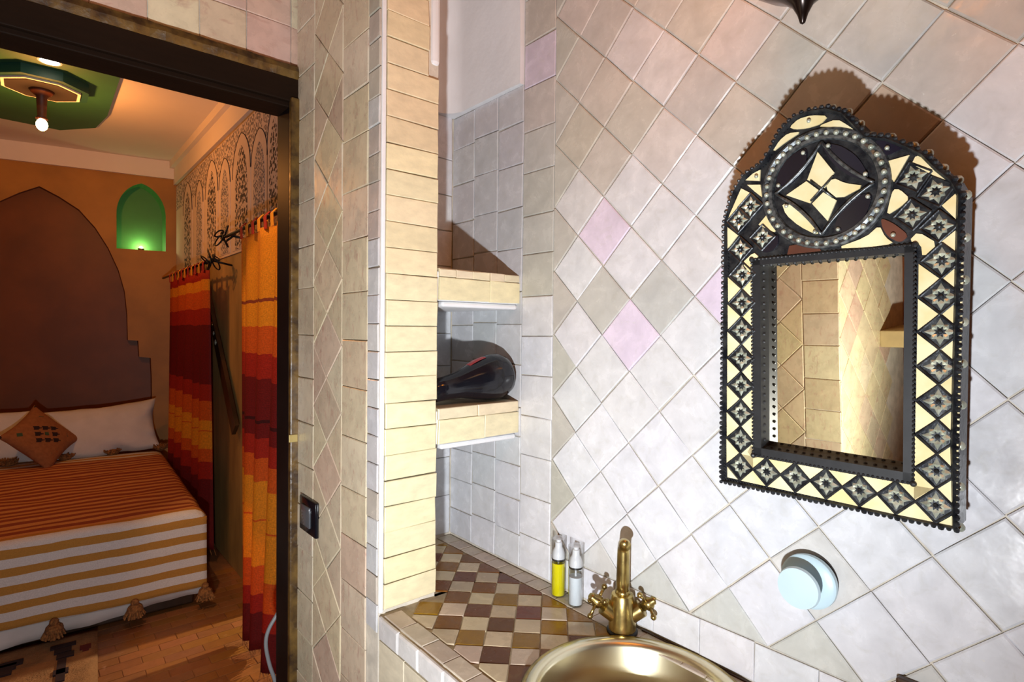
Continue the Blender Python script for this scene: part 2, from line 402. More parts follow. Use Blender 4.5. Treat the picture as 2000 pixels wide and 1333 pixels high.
# ---- right wall with the mirror
wr = structure(B().box(XM+.001, XM+.12, -1.3, YN+.10, 0, TOPZ).obj('wall_right', M['grout']), 'tiled bathroom wall behind the mirror and washbasin', 'wall')
mM = lambda s, t, d: Vector((XM-.003-d+.003, s, t))          # s = y, t = z
h, hy0, hz0 = .0721, .707, H+.499
LG = (.74, .745, .77); WH = (.78, .79, .83); GO = (.55, .535, .475); GB = (.60, .55, .495); PB_ = (.68, .645, .625); PK = (.78, .68, .82); TAN = (.62, .55, .50); GR = (.56, .56, .54)
spec = {(0, 1): (.68, .65, .655), (1, 0): (.70, .68, .685), (2, -1): (.575, .55, .53), (-1, 2): (.58, .54, .51), (-1, 0): GB, (0, -1): (.575, .55, .49), (1, -2): PB_, (2, -3): LG,
        (-2, 1): (.59, .54, .49), (-2, -1): (.565, .525, .445), (-1, -2): (.60, .56, .51), (0, -3): LG, (-2, -3): (.70, .69, .69), (-1, -4): PK, (0, -7): PK, (3, -6): PK, (1, -4): LG, (2, -5): (.73, .72, .73),
        (-1, -6): (.58, .57, .53), (1, -6): (.58, .585, .56), (7, -2): TAN, (8, -1): (.53, .49, .45), (3, 0): (.64, .59, .575), (4, 1): (.62, .60, .59), (4, -1): (.55, .545, .51), (5, 0): (.60, .585, .56), (6, -1): (.57, .55, .53),
        (6, 1): (.55, .545, .53), (5, -12): (.72, .71, .69), (7, 0): (.56, .53, .49), (3, 2): (.60, .575, .55), (5, -2): TAN, (6, -3): (.58, .44, .33), (3, -2): (.60, .56, .50), (4, -3): (.58, .47, .38)}
for a in range(-3, 16):
    for b_ in range(-16, 9):
        if (a+b_) % 2 == 0: continue
        c = (hy0-a*h, hz0+b_*h)
        poly = clip([(c[0], c[1]+h), (c[0]-h, c[1]), (c[0], c[1]-h), (c[0]+h, c[1])], [(1, 0, .926), (0, -1, -(H-.512)), (0, 1, H+1.0)])
        if len(poly) < 3: continue
        if (a, b_) in spec: col = spec[(a, b_)]
        elif a == -3: col = jit(GO, .05, .01)
        elif b_ == -14: col = jit((.66, .66, .63), .04, .01)
        elif b_ >= 1: col = jit(RND.choice([GB, GR, PB_, (.62, .59, .56)]), .05)
        elif b_ >= -3 and a < 3: col = jit(PB_, .05, .015)
        elif b_ >= -3: col = jit((.70, .69, .69), .06, .012)
        elif b_ >= -9: col = jit((.75, .755, .78), .035, .008)
        else: col = jit(WH, .02, .008)
        tile(wr, poly, mM, col, M['zellige'], bev=.0022, tilt=.008)
# cut tiles above the counter
y = .60
k = 0
yy = .925
while yy > -.55:
    w = RND.uniform(.092, .108)
    tile(wr, rect(yy-w, yy, CZ+.006, H-.512), mM, jit(WH, .02, .008), M['zellige']); yy -= w
# border column and the niche squares
cols = [(.926, 1.034), (1.034, 1.132), (1.132, 1.233), (1.233, YN)]
colz = [(.795, (.50, .49, .46)), (.69, (.545, .50, .45)), (.585, (.66, .58, .68)), (.478, (.57, .52, .49)), (.38, (.55, .54, .51)), (.277, (.52, .515, .465)), (.184, (.56, .555, .51)), (.083, (.55, .54, .475)), (-.012, (.73, .725, .735)), (-.106, (.72, .735, .78)), (-.205, (.75, .75, .77)), (-.30, (.75, .75, .76)), (-.398, (.78, .78, .80)), (-.495, (.79, .79, .82)), (-.58, (.80, .80, .83))]
top = .90
for z0, col in colz:
    tile(wr, rect(.926, 1.034, H+z0, H+top), mM, col, M['zellige'], bev=.002, tilt=.008); top = z0
for ci, (a0, a1) in enumerate(cols[1:]):
    top = .598; off = RND.uniform(-.006, .006)
    for z0 in (.512, .412, .306, .205, .10, .02, -.08, -.185, -.258, -.33, -.415, -.50, -.58):
        g = (.58, .585, .60) if top > .0 else (.68, .685, .71)
        zz = z0 + (off if z0 > -.57 else 0)
        tile(wr, rect(a0, a1, H+zz, H+top), mM, jit(g, .06, .01), M['zellige'], bev=.002, tilt=.008); top = zz
# ---- niche back and block behind it
wn = structure(B().box(XJ+.006, XM+.05, YN+.004, 1.60, 0, TOPZ).obj('wall_niche', M['grout']), 'back of the narrow tiled niche behind the cream brick pier', 'wall')
mN = lambda s, t, d: Vector((s, YN+.002-d, t))
for s0, s1 in ((PXR, .752), (.752, .832), (.832, XM-.004)):
    top = .60
    for z0 in (.48, .38, .28, .18, .09, -.01, -.10, -.185, -.258, -.36, -.47, -.58):
        tile(wn, rect(s0, s1, H+z0, H+top), mN, jit((.66, .67, .70), .05, .01), M['zellige'], bev=.002); top = z0
# white plaster vault lining the top of the niche, with a rounded corner
pl = B(); prof = [(XM-.014, 1.036), (XM-.016, 1.10)]
for i in range(9):
    a = i/8*math.pi/2; r = .055
    prof.append((XM-.016-r+r*math.cos(a), YN-.012-r+r*math.sin(a)))
prof += [(PXR, YN-.012)]
vs = []; nz = 10
for j in range(nz+1):
    t = j/nz; z = H+.598+t*.76; lean = .10*max(0, t-.15)**1.6
    for (x, yv) in prof:
        vs.append((x-lean*(1 if x > .8 else .4), yv-lean*(.9 if yv > 1.15 else 0), z))
n = len(prof); fs = [(j*n+i, j*n+i+1, (j+1)*n+i+1, (j+1)*n+i) for j in range(nz) for i in range(n-1)]
vs2 = [(XM, 1.036, H+.598), (XM, YN, H+.598), (PXR, YN, H+.598)]
base = len(vs); vs += vs2
fs += [tuple(list(range(n-1, -1, -1))+[base+0, base+1, base+2])]
fs += [tuple([base]+[0, n, ]+[])] if False else []
vs += [(XM, 1.036, H+.598+.76)]; fs += [(0, base, base+3)] + [((j+1)*n, j*n, base+3) for j in range(nz)]
pl.add(vs, fs); o = pl.obj('plaster_lining', M['plaster'], wn, smooth=False); smooth_by_angle(o, 30); o['label'] = 'white plaster lining of the niche top'
# ---- pier of cream bricks
wp = structure(B().box(XJ+.006, PXR, YP+.004, YN+.01, 0, TOPZ).obj('wall_pier', M['grout']), 'narrow pier faced with stacked cream bricks beside the doorway', 'wall')
mP = lambda s, t, d: Vector((s, YP+.001-d, t))
z = CZ+.012; i = 0
pitch = .0532
z = H+.5135-20.5*pitch
while z < TOPZ-.1:
    zz0, zz1 = max(z, CZ+.004), z+pitch
    if zz1-zz0 > .012:
        rel = z-H
        c = (.86, .775, .50) if rel < .1 else ((.83, .72, .46) if rel < .35 else (.78, .645, .42))
        xr = PXR-.002+RND.uniform(-.002, .001) if rel < .52 else .648+RND.uniform(-.003, .003)
        tile(wp, [(.548, zz0), (xr, zz0), (xr, zz1), (.548, zz1)], mP, jit(c, .05, .012), M['brick'], 'brick', depth=.006, bev=.0014, gap=.0008, wob=.0011)
    z += pitch
B().box(XJ+.003, .5475, YP-.003, YP+.02, CZ+.003, TOPZ-.1, .002).obj('edge_strip', M['plaster'], wp)
B().box(.655, PXR+.002, YP-.002, YP+.10, H+.572, TOPZ-.1, .008).obj('plaster_lip', M['plaster'], wp)
# ---- jamb side of the pier (facing the passage): square tiles and a strip of lozenges
wj = structure(B().box(XJ+.002, XJ+.007, YP, YD, 0, TOPZ).obj('wall_passage', M['grout']), 'passage side of the pier with tan tiles and lozenge strip', 'wall')
def column_tiles(par, mp, y0, y1, zlist, cols_, mat=M['zellige_tan']):
    for (z0, z1) in zip(zlist[:-1], zlist[1:]):
        tile(par, rect(y0, y1, z0, z1), mp, jit(RND.choice(cols_), .06, .015), mat, bev=.0018)
mJ = lambda s, t, d: Vector((XJ+.0005-d, s, t))
TANS = [(.78, .67, .46), (.76, .65, .45), (.74, .61, .45), (.80, .70, .52), (.72, .57, .43)]
zs = []; z = H-.62
while z < TOPZ: zs.append(z); z += .0575
for (z0, z1) in zip(zs[:-1], zs[1:]):
    c = RND.choice([(.72, .71, .70), (.70, .69, .71), (.60, .54, .47)]) if z0 < H+.15 else RND.choice([(.60, .54, .46), (.52, .48, .40), (.58, .50, .44), (.74, .73, .72)])
    tile(wj, rect(YP-.003, 1.092, z0, z1), mJ, jit(c, .05, .01), M['zellige'], bev=.0018)
zs = [H-1.0+.1085*i+RND.uniform(-.006, .006) for i in range(22)]
column_tiles(wj, mJ, 1.092, 1.218, zs, TANS)
zs = [H-1.02+.112*i+RND.uniform(-.006, .006) for i in range(22)]
column_tiles(wj, mJ, 1.386, 1.508, zs, [(.77, .68, .50), (.74, .65, .48), (.76, .67, .53)])
def lozenges(par, mp, y0, y1, zc0, dz, n, cols_):
    ym = (y0+y1)/2
    for i in range(n):
        z = zc0+i*dz
        tile(par, [(ym, z+dz/2), (y0, z), (ym, z-dz/2), (y1, z)], mp, jit(RND.choice(cols_), .07, .015), M['zellige_tan'], bev=.0018)
        for s0 in (y0, y1):
            tile(par, [(s0, z), (ym, z+dz/2), (s0, z+dz)], mp, jit(RND.choice(cols_), .07, .015), M['zellige_tan'], bev=.0018)
lozenges(wj, mJ, 1.218, 1.386, H+.4965-9.5*.153, .153, 16, TANS)
# ---- door wall, tiles over the lintel
wd = structure(B().box(-1.3, XJ+.4, YD+.003, 1.60, H+.69, TOPZ).box(-1.3, -.36, YD+.003, 1.60, 0, H+.70).obj('wall_door', M['grout']), 'bathroom end wall with rose and cream tiles over the doorway', 'wall')
mD = lambda s, t, d: Vector((s, YD+.002-d, t))
xs = [.562, .52, .41, .305, .20, .095, -.01, -.12, -.23]
zl = [H+.69, H+.79, H+.895, H+1.0]
for j in range(3):
    for i in range(len(xs)-1):
        c = [(.74, .52, .42), (.72, .50, .42), (.76, .60, .45), (.82, .72, .52), (.72, .52, .42), (.70, .50, .44), (.78, .60, .46), (.72, .53, .45)][(i+3*j) % 8]
        tile(wd, rect(xs[i+1], xs[i], zl[j]+RND.uniform(-.004, .004)*(j > 0), zl[j+1]), mD, jit(c, .05, .01), M['zellige_tan'], bev=.002)
# ---- door frame
tr = structure(bpy.data.objects.new('trim_1', None), 'dark wooden door frame with a heavy worn lintel', 'door frame'); COL.objects.link(tr)
B().box(.5125, .5390, 1.507, 1.60, 0, H+.60, .002).obj('jamb', M['wood_black'], tr)
B().box(.5120, .5395, 1.490, 1.508, 0, H+.60, .004).obj('jamb_face', M['wood_edge'], tr)
B().box(-.36, .5395, 1.510, 1.60, H+.578, H+.62, .003).obj('lintel_rail', M['wood_h'], tr)
B().box(-.36, .5400, 1.498, 1.56, H+.590, H+.652, .003).obj('lintel', M['wood_h'], tr)
lv = B(); nn = 60
for i in range(nn+1):
    x = -.36+i*(.552+.36)/nn; e = noise.noise(Vector((x*28, 0, 1)))*.006
    for (yy_, zz_) in ((1.497+e*.5, H+.650), (1.492+e, H+.668), (1.498+e, H+.684+e), (1.52, H+.692+e), (1.52, H+.650)): lv.v.append(Vector((x, yy_, zz_)))
for i in range(nn):
    for k in range(5): lv.f.append((i*5+k, i*5+(k+1) % 5, (i+1)*5+(k+1) % 5, (i+1)*5+k))
lv.f += [tuple(range(5)), tuple(nn*5+k for k in range(4, -1, -1))]
lv.obj('lintel_moulding', M['wood_edge'], tr)
B().box(-.36, -.25, 1.50, 1.58, 0, H+.60, .004).obj('jamb', M['wood'], tr)
sp_ = B().box(.508, .5300, 1.486, 1.492, H-.297, H-.277, .001).obj('strike_plate', M['brass_m'], tr); sp_['label'] = 'small brass strike plate'
# ---- pier opposite, seen in the looking glass
wo = structure(B().box(-.90, XO-.002, YO+.002, YD, 0, TOPZ).obj('wall_left', M['grout']), 'tan tiled pier on the far side of the passage, seen in the mirror', 'wall')
mO = lambda s, t, d: Vector((XO-.002+d, s, t)); mO2 = lambda s, t, d: Vector((s, YO+.002-d, t))
CREAMS = [(.70, .60, .38), (.68, .57, .36), (.66, .54, .38), (.72, .63, .42)]
zs = [H-1.1+.105*i+RND.uniform(-.005, .005) for i in range(18)]
column_tiles(wo, mO, YO, .802, zs, CREAMS)
lozenges(wo, mO, .802, .952, H-1.05, .15, 12, CREAMS)
column_tiles(wo, mO, .952, 1.06, zs, CREAMS); lozenges(wo, mO, 1.06, 1.21, H-1.0, .15, 12, CREAMS)
for a in range(0, 7):
    for b_ in range(-9, 8):
        if (a+b_) % 2: continue
        c = (XO-a*.0721, H-.2+b_*.0721)
        tile(wo, clip([(c[0], c[1]+.0721), (c[0]-.0721, c[1]), (c[0], c[1]-.0721), (c[0]+.0721, c[1])], [(1, 0, XO)]), mO2, jit(RND.choice(CREAMS+[(.62, .46, .34)]), .06, .015), M['zellige_tan'])
ol = B().box(-.86, -.62, YO-.14, YO, H-.20, H-.14, .004).obj('ledge', plain('cream_ledge', (.55, .42, .20), .6), wo)
# ---- rest of the bathroom shell
structure(B().box(-1.35, 1.03, -1.4, 1.60, -.1, 0).obj('floor', M['dark_floor']), 'plain terracotta bathroom floor', 'floor')
structure(B().box(-1.35, 1.03, -1.4, 1.60, TOPZ, TOPZ+.1).obj('ceiling', M['tadelakt_dark']), 'brown plaster bathroom ceiling', 'ceiling')
structure(B().box(-1.35, 1.03, -1.5, -1.3, 0, TOPZ).obj('wall_behind', M['tadelakt_dark']), 'brown plastered wall behind the photographer', 'wall')
structure(B().box(-1.35, -.90, -1.3, 1.60, 0, TOPZ).obj('wall_far_left', M['tadelakt_dark']), 'brown plastered side wall of the bathroom', 'wall')

# ================================================================== washbasin counter
ct = thing('washbasin_counter', 'tiled washbasin counter with brown and cream checker top', 'counter', (.72, .5, 0)); PB['washbasin_counter'] = Vector((.72, .5, 0))
off = -PB['washbasin_counter']
BC = (.7235, .539); BR_ = .168
ns = 48
vv = []; ff = []
def ringpt(r, k): return (BC[0]+r*math.cos(2*math.pi*k/ns), BC[1]+r*math.sin(2*math.pi*k/ns))
cb = B()
# slab with a round hole: ring of quads out to the rectangle
def rp(k):
    a = 2*math.pi*k/ns; c_, s_ = math.cos(a), math.sin(a); x0, x1, y0, y1 = .541, XM, -.55, YP+.01
    tt = min(((x1-BC[0])/c_ if c_ > 1e-6 else (x0-BC[0])/c_ if c_ < -1e-6 else 9), ((y1-BC[1])/s_ if s_ > 1e-6 else (y0-BC[1])/s_ if s_ < -1e-6 else 9))
    return (BC[0]+tt*c_, BC[1]+tt*s_)
# corners need to be met exactly: add them as extra fan triangles
vs = [(*ringpt(BR_, k), CZ-.003) for k in range(ns)]+[(*rp(k), CZ-.003) for k in range(ns)]
fs = [(k, (k+1) % ns, ns+(k+1) % ns, ns+k) for k in range(ns)]
for cnr in ((.541, -.55), (XM, -.55), (XM, YP+.01), (.541, YP+.01)):
    kk = min(range(ns), key=lambda k: (math.hypot(rp(k)[0]-cnr[0], rp(k)[1]-cnr[1])+math.hypot(rp((k+1) % ns)[0]-cnr[0], rp((k+1) % ns)[1]-cnr[1])))
    vs.append((*cnr, CZ-.003)); fs.append((ns+kk, ns+(kk+1) % ns, len(vs)-1))
cb.add(vs, fs)
cb.add([(PXR, YP, CZ-.003), (XM, YP, CZ-.003), (XM, YN, CZ-.003), (PXR, YN, CZ-.003)], [(0, 1, 2, 3)])
cb.box(.541, .56, -.55, YP+.01, 0, CZ-.004)
cb.box(.541, XM, -.56, -.55, 0, CZ-.003)
cb.obj('body', M['grout_dark'], ct, off, fix=False)
mC = lambda s, t, d: Vector((s, t, CZ-.003+d))
def outside_basin(poly):
    cx = sum(p[0] for p in poly)/len(poly); c2 = sum(p[1] for p in poly)/len(poly)
    return math.hypot(cx-BC[0], c2-BC[1]) > BR_-.004
e1 = (.0376, -.0371); e2 = (-.0371, -.0376)
DARKS = [(.20, .080, .012), (.27, .135, .014), (.15, .052, .015), (.29, .155, .016), (.21, .090, .018)]
PALE = [(.62, .52, .37), (.58, .49, .33), (.64, .52, .41), (.60, .51, .33)]
for i in range(-12, 22):
    for j in range(-16, 18):
        c = (.634+e1[0]*i+e2[0]*j, .8942+e1[1]*i+e2[1]*j)
        poly = [(c[0]+e1[0]*a+e2[0]*b_, c[1]+e1[1]*a+e2[1]*b_) for a, b_ in ((0, 0), (1, 0), (1, 1), (0, 1))]
        cxm = sum(p[0] for p in poly)/4; cym = sum(p[1] for p in poly)/4
        if cym < -.25: continue
        lim = [(1, 0, .865), (-1, 0, -(.586 if cym < 1.0 else .586)), (0, 1, YN-.045)]
        poly = clip(poly, lim)
        if len(poly) < 3 or not outside_basin(poly): continue
        rx, ry = cxm-BC[0], cym-BC[1]; rl = math.hypot(rx, ry)
        if rl < .26: poly = clip(poly, [(-rx/rl, -ry/rl, -(rx*BC[0]+ry*BC[1])/rl-.171)])
        if len(poly) < 3: continue
        if cym > 1.0:
            poly = clip(poly, [(-.5, 1, 1.045-.5*.60)]) if cxm < PXR else poly
            if len(poly) < 3 or (cxm < PXR and cym > 1.03): continue
        tile(ct, poly, mC, jit(RND.choice(DARKS if (i+j) % 2 == 0 else PALE), .12, .01), M['zellige_small'], bev=.0012, gap=.0010, wob=.0008, depth=.003)
yv = YN
while yv > -.30:
    w = RND.uniform(.048, .056)
    tile(ct, rect(.866, XM-.002, yv-w, yv), mC, jit((.56, .49, .40), .10, .012), M['zellige_small'], depth=.003)
    yv -= w
yv = 1.035
while yv > -.30:
    w = RND.uniform(.060, .082)
    tile(ct, rect(.545, .585, yv-w, yv), mC, jit((.60, .52, .42), .10, .012), M['zellige_small'], depth=.003)
    yv -= w
xv = XM-.05
while xv > PXR+.02:
    w = .055
    tile(ct, rect(max(PXR, xv-w), xv, YN-.044, YN-.002), mC, jit((.50, .42, .30), .08, .012), M['zellige_small'], depth=.003); xv -= w
# rounded edge tiles and front panel tiles
mE = lambda s, t, d: Vector((.541-d, s, t))
yv = 1.04
while yv > -.30:
    w = RND.uniform(.070, .090)
    tile(ct, rect(yv-w, yv, CZ-.046, CZ-.001), mE, jit((.70, .68, .66), .06, .01), M['zellige'], bev=.004, depth=.007); yv -= w
yv = 1.04
while yv > -.30:
    w = RND.uniform(.095, .108); zt = CZ-.047
    for q in range(3):
        tile(ct, rect(yv-w, yv, zt-.15, zt), mE, jit((.74, .66, .50), .05, .012), M['brick'], depth=.005); zt -= .15
    yv -= w
B().box(XM-.006, XM-.001, -.5, .665, CZ-.001, CZ+.0025).obj('dark_seam', M['wood'], ct, off)
# ---- brass basin
bs = thing('sink_basin', 'round hammered brass sink bowl set into the counter', 'sink', (BC[0], BC[1], CZ))
prof = [(.0, -.120), (.012, -.120), (.05, -.118), (.10, -.105), (.135, -.075), (.150, -.035), (.155, .000), (.158, .006), (.166, .010), (.176, .009), (.181, .004), (.181, .000)]
o = B().lathe(prof, 64, None, False).obj('bowl', M['brass_b'], bs, smooth=True)
B().lathe([(.0, -.117), (.016, -.117), (.019, -.119)], 24).obj('drain', M['brass'], bs, smooth=True)
B().lathe([(.1785, .006), (.1835, .0075), (.186, .004), (.186, .0005)], 64, None, False).obj('rim', M['brass'], bs, smooth=True)
# ---- mixer tap
FX, FY = .876, .688
tp = thing('mixer_tap', 'aged brass mixer tap with two cross handles', 'tap', (FX, FY, CZ))
dirB = Vector((BC[0]-FX, BC[1]-FY, 0)).normalized(); sid = Vector((-dirB.y, dirB.x, 0))   # sid: to the far left
B().lathe([(.030, .0), (.030, .004), (.026, .007)], 28).obj('base_plate', M['iron'], tp, smooth=True)
o = B().lathe([(.0265, .006), (.0265, .012), (.0255, .040), (.0225, .070), (.021, .074), (.014, .076)], 28).obj('body', M['brass'], tp); smooth_by_angle(o, 40)
pts = [Vector((0, 0, .070)), Vector((0, 0, .10))+dirB*.002, Vector((0, 0, .160))+dirB*.006]
for i in range(1, 13):
    a = i/12*math.radians(105); r = .020
    pts.append(Vector((0, 0, .160))+dirB*(.006+r-r*math.cos(a))+Vector((0, 0, r*math.sin(a))))
o = B().tube(pts, [.0135, .0130, .0120]+[.0118-.0008*i/12 for i in range(12)], 16).lathe([(.0145, .072), (.015, .078), (.0135, .084)], 20).obj('spout', M['brass'], tp, smooth=True)
def handle(sgn):
    ax = (sid*sgn*.78+Vector((0, 0, .60))-dirB*(-.10)).normalized()
    q = ax.to_track_quat('Z', 'Y').to_matrix().to_4x4(); q.translation = Vector((0, 0, .028))+sid*sgn*.008
    o = B().lathe([(.0165, .0), (.0168, .030), (.0165, .036), (.010, .038)], 22, q).obj('valve_arm', M['brass'], tp); smooth_by_angle(o, 40)
    hb = B().lathe([(.008, .036), (.0085, .044), (.012, .046), (.012, .056), (.008, .062), (.009, .066), (.005, .071)], 18, q)
    for k in range(4):
        a = k*math.pi/2+.5; d = Vector((math.cos(a), math.sin(a), 0))
        p0 = q @ (d*.008+Vector((0, 0, .052))); p1 = q @ (d*.027+Vector((0, 0, .052))); p2 = q @ (d*.031+Vector((0, 0, .052)))
        hb.tube([p0, p0.lerp(p1, .5), p1], [.0042, .0030, .0036], 8).ball(p2, .0058, 10, 6)
    o = hb.obj('cross_handle', M['brass'], tp, smooth=True)
handle(1); handle(-1)
# ---- bottles
def bottle(x, y, label, liquid, level):
    t = thing('soap_bottle', label, 'bottle', (x, y, CZ), group='small pump bottles on the counter')
    o = B().lathe([(.0148, .0), (.0160, .002), (.0160, .076), (.0145, .080)], 28).obj('shell', M['clear'], t); smooth_by_angle(o)
    o = B().lathe([(.0140, .0035), (.0146, .005), (.0146, level)], 28).obj('liquid', liquid, t); smooth_by_angle(o)
    o = B().lathe([(.0150, .080), (.0152, .083), (.0150, .0835)], 28).obj('collar', M['mattblack'], t); smooth_by_angle(o)
    o = B().lathe([(.0145, .0838), (.0148, .092), (.0120, .101), (.0080, .108), (.0078, .119), (.0055, .120), (.0050, .125)], 24).obj('pump', M['whiteplastic'], t); smooth_by_angle(o)
    B().tube([(0, 0, .078), (0, 0, .012)], .0022, 8).obj('dip_tube', M['whiteplastic'], t, smooth=True)
    o = B().lathe([(.0164, .082), (.0164, .128), (.0, .1282)], 28).obj('overcap', M['clear'], t); smooth_by_angle(o)
bottle(.886, .874, 'small clear bottle of bright yellow gel beside the wall', M['yellow_gel'], .074)
bottle(.884, .820, 'small clear bottle of milky white lotion next to the yellow one', M['milk_gel'], .062)

# ================================================================== niche shelves
def shelf(label, z0, zm, z1, yf, xs_, thin):
    t = thing('niche_shelf', label, 'shelf', (.79, 1.19, z0), group='built-in shelves of the niche'); PB[t.name] = Vector((.79, 1.19, z0)); of = -PB[t.name]
    B().box(PXR, XM-.002, yf+.006, YN-.001, z0, z1-.006, .003).obj('slab', M['plaster'], t, of)
    ms = lambda s, t_, d: Vector((s, yf+.006-d, t_))
    for a, b_ in zip(xs_[:-1], xs_[1:]):
        tile(t, rect(a, b_, z0+.001, zm), ms, jit((.84, .76, .48), .04, .01), M['brick'], 'brick', depth=.006, gap=.0008)
    for a, b_ in zip(thin[:-1], thin[1:]):
        tile(t, rect(a, b_, zm, z1), ms, jit((.80, .69, .48), .05, .015), M['brick'], 'brick', depth=.006, gap=.0008)
    mt_ = lambda s, t_, d: Vector((s, t_, z1-.006+d))
    k = 0; yy2 = yf+.002
    while yy2 < YN-.02:
        w = min(.105, YN-.004-yy2)
        for a, b_ in ((PXR+.002, .795), (.795, XM-.004)):
            tile(t, rect(a, b_, yy2, yy2+w), mt_, jit((.70, .60, .40), .05, .012), M['brick'], depth=.006)
        yy2 += w
    return t
shelf('empty upper niche shelf faced with cream bricks', H+.065, H+.117, H+.136, 1.0415, [PXR+.002, .818, XM-.003], [PXR+.002, .722, .768, .818, .862, XM-.003])
shelf('lower niche shelf faced with cream bricks, under the hair dryer', H-.252, H-.198, H-.172, 1.0405, [PXR+.002, .805, XM-.003], [PXR+.002, .785, XM-.003])
for z in (H+.052, H-.266):
    o = B().box(.69, XM-.003, 1.050, YN-.006, z, z+.0125, .005).obj('plaster_fillet', M['plaster'], wn)
# ---- hair dryer
hd = thing('hair_dryer', 'glossy black hair dryer lying on the lower niche shelf', 'hair dryer', (.80, 1.115, H-.172))
p0 = Vector((.676, 1.088, H-.172+.031)); p1 = Vector((.864, 1.082, H-.172+.060)); ax = (p1-p0).normalized()
q = ax.to_track_quat('Z', 'Y').to_matrix().to_4x4(); q.translation = p0-Vector(hd.location)
L = (p1-p0).length
o = B().lathe([(.020, .006), (.0265, .010), (.027, .045), (.031, .085), (.042, .120), (.051, .155), (.0555, L-.012), (.0545, L+.012), (.047, L+.030), (.030, L+.042), (.0, L+.046)], 36, q).obj('body', M['blackplastic'], hd, smooth=True)
o = B().lathe([(.022, -.008), (.0285, -.006), (.0285, .010), (.0268, .011)], 36, q).obj('nozzle', M['mattblack'], hd); smooth_by_angle(o)
zu = (Vector((0, 0, 1))-ax*ax.z).normalized()
rb = B()
for i in range(9):
    a = .118+i*.0058; r = .0428+(a-.125)*.26
    c = p0+ax*a-Vector(hd.location)
    w = ax.cross(zu)
    for k in range(5):
        th = (k-2)*.13+.0; rb.v.append(c+(zu*math.cos(th)+w*math.sin(th))*(r+.0022*math.sin(math.pi*(i+.6)/9.2)))
for i in range(8):
    for k in range(4): rb.f.append((i*5+k, i*5+k+1, (i+1)*5+k+1, (i+1)*5+k))
rb.obj('red_switch', M['red'], hd, smooth=True)['label'] = 'red strip on top'
hp = [p1-Vector(hd.location)+Vector(d) for d in ((-.03, .03, -.02), (-.06, .07, -.033), (-.10, .11, -.036), (-.14, .14, -.036))]
B().tube(hp, [.020, .019, .018, .017], 16).obj('handle', M['blackplastic'], hd, smooth=True)
cp_ = []
for i in range(60):
    a = i/59*math.pi*4; r = .022+.004*math.sin(i*1.3)
    cp_.append(Vector((.715+r*1.2*math.cos(a), 1.245+r*math.sin(a), H-.166+.004+.035*i/59))-Vector(hd.location))
B().tube(cp_, .0038, 8).obj('power_cord', M['cord_black'], hd, smooth=True)
# ---- light switch
sw = thing('light_switch', 'black light switch plate with a grey rocker beside the door frame', 'switch', (XJ-.003, 1.40, H-.47))
o = B().box(-.009, .003, -.054, .054, -.044, .044, .004).obj('plate', M['blackplastic'], sw); smooth_by_angle(o)
o = B().box(-.013, -.008, -.024, .036, -.026, .026, .002).obj('rocker', M['grey_plastic'], sw); smooth_by_angle(o)
# ---- wall hook
hk = thing('wall_hook', 'round pale blue plastic wall hook under the mirror', 'hook', (XM, .352, H-.375))
q = Matrix.Rotation(-math.pi/2, 4, 'Y')
o = B().lathe([(.0395, .012), (.0405, .016), (.040, .021), (.036, .024), (.020, .025)], 40, q).obj('base', M['bluewhite'], hk); smooth_by_angle(o)
o = B().lathe([(.0365, .0), (.0365, .013)], 40, q).obj('gasket', M['cord_black'], hk)
o = B().lathe([(.013, .022), (.013, .046), (.028, .048), (.0305, .052), (.029, .057), (.016, .059), (0, .0595)], 40, q).obj('knob', M['bluewhite'], hk); smooth_by_angle(o)
# ---- dark bracket low on the wall
bk = thing('towel_bracket', 'dark wooden bracket low on the tiled wall at the right', 'bracket', (XM, .15, H-.52))
B().box(-.016, -.003, -.085, .088, -.05, .052, .003).obj('back_plate', M['wood'], bk)
B().tube([(-.014, -.05, -.01), (-.07, -.05, -.01), (-.08, -.04, -.01), (-.08, .05, -.01)], .008, 10).obj('bar', M['wood'], bk, smooth=True)

# ================================================================== mirror
TILT = math.radians(3.0)
mr = thing('wall_mirror', 'arched wall mirror framed in bone triangles and filigree metal', 'mirror', (.838, .4640, H-.237), (0, 0, 0))
# local axes: p to the right (world -y), q up along the leaning plane, d out towards the room
up_ = Vector((-math.sin(TILT), 0, math.cos(TILT))); rt_ = Vector((0, -1, 0)); out_ = Vector((-math.cos(TILT), 0, -math.sin(TILT)))
mm = lambda p, q_, d: rt_*p+up_*q_+out_*d
OUTL = [(0.0091, 0.4106), (0.0235, 0.4534), (0.0399, 0.4747), (0.0691, 0.4882), (0.082, 0.5065), (0.0946, 0.5265), (0.1149, 0.5417), (0.1345, 0.5443), (0.159, 0.5413), (0.1789, 0.5299), (0.193, 0.5108), (0.205, 0.4927), (0.228, 0.4852), (0.2516, 0.4686), (0.2667, 0.4563), (0.2814, 0.4357), (0.2956, 0.4191), (0.3034, 0.4007)]
outline = [(0.0, 0.0)]+[(.0091*k/4, .4106*k/4) for k in range(1, 4)]+OUTL+[(.3034-.001*k, .4007-.0987*k) for k in range(1, 4)]+[(.3010, .0055)]
gx0, gx1, gy0, gy1 = .066, .2465, .065, .3385
ix0, ix1, iy0, iy1 = .0535, .2575, .0525, .3475
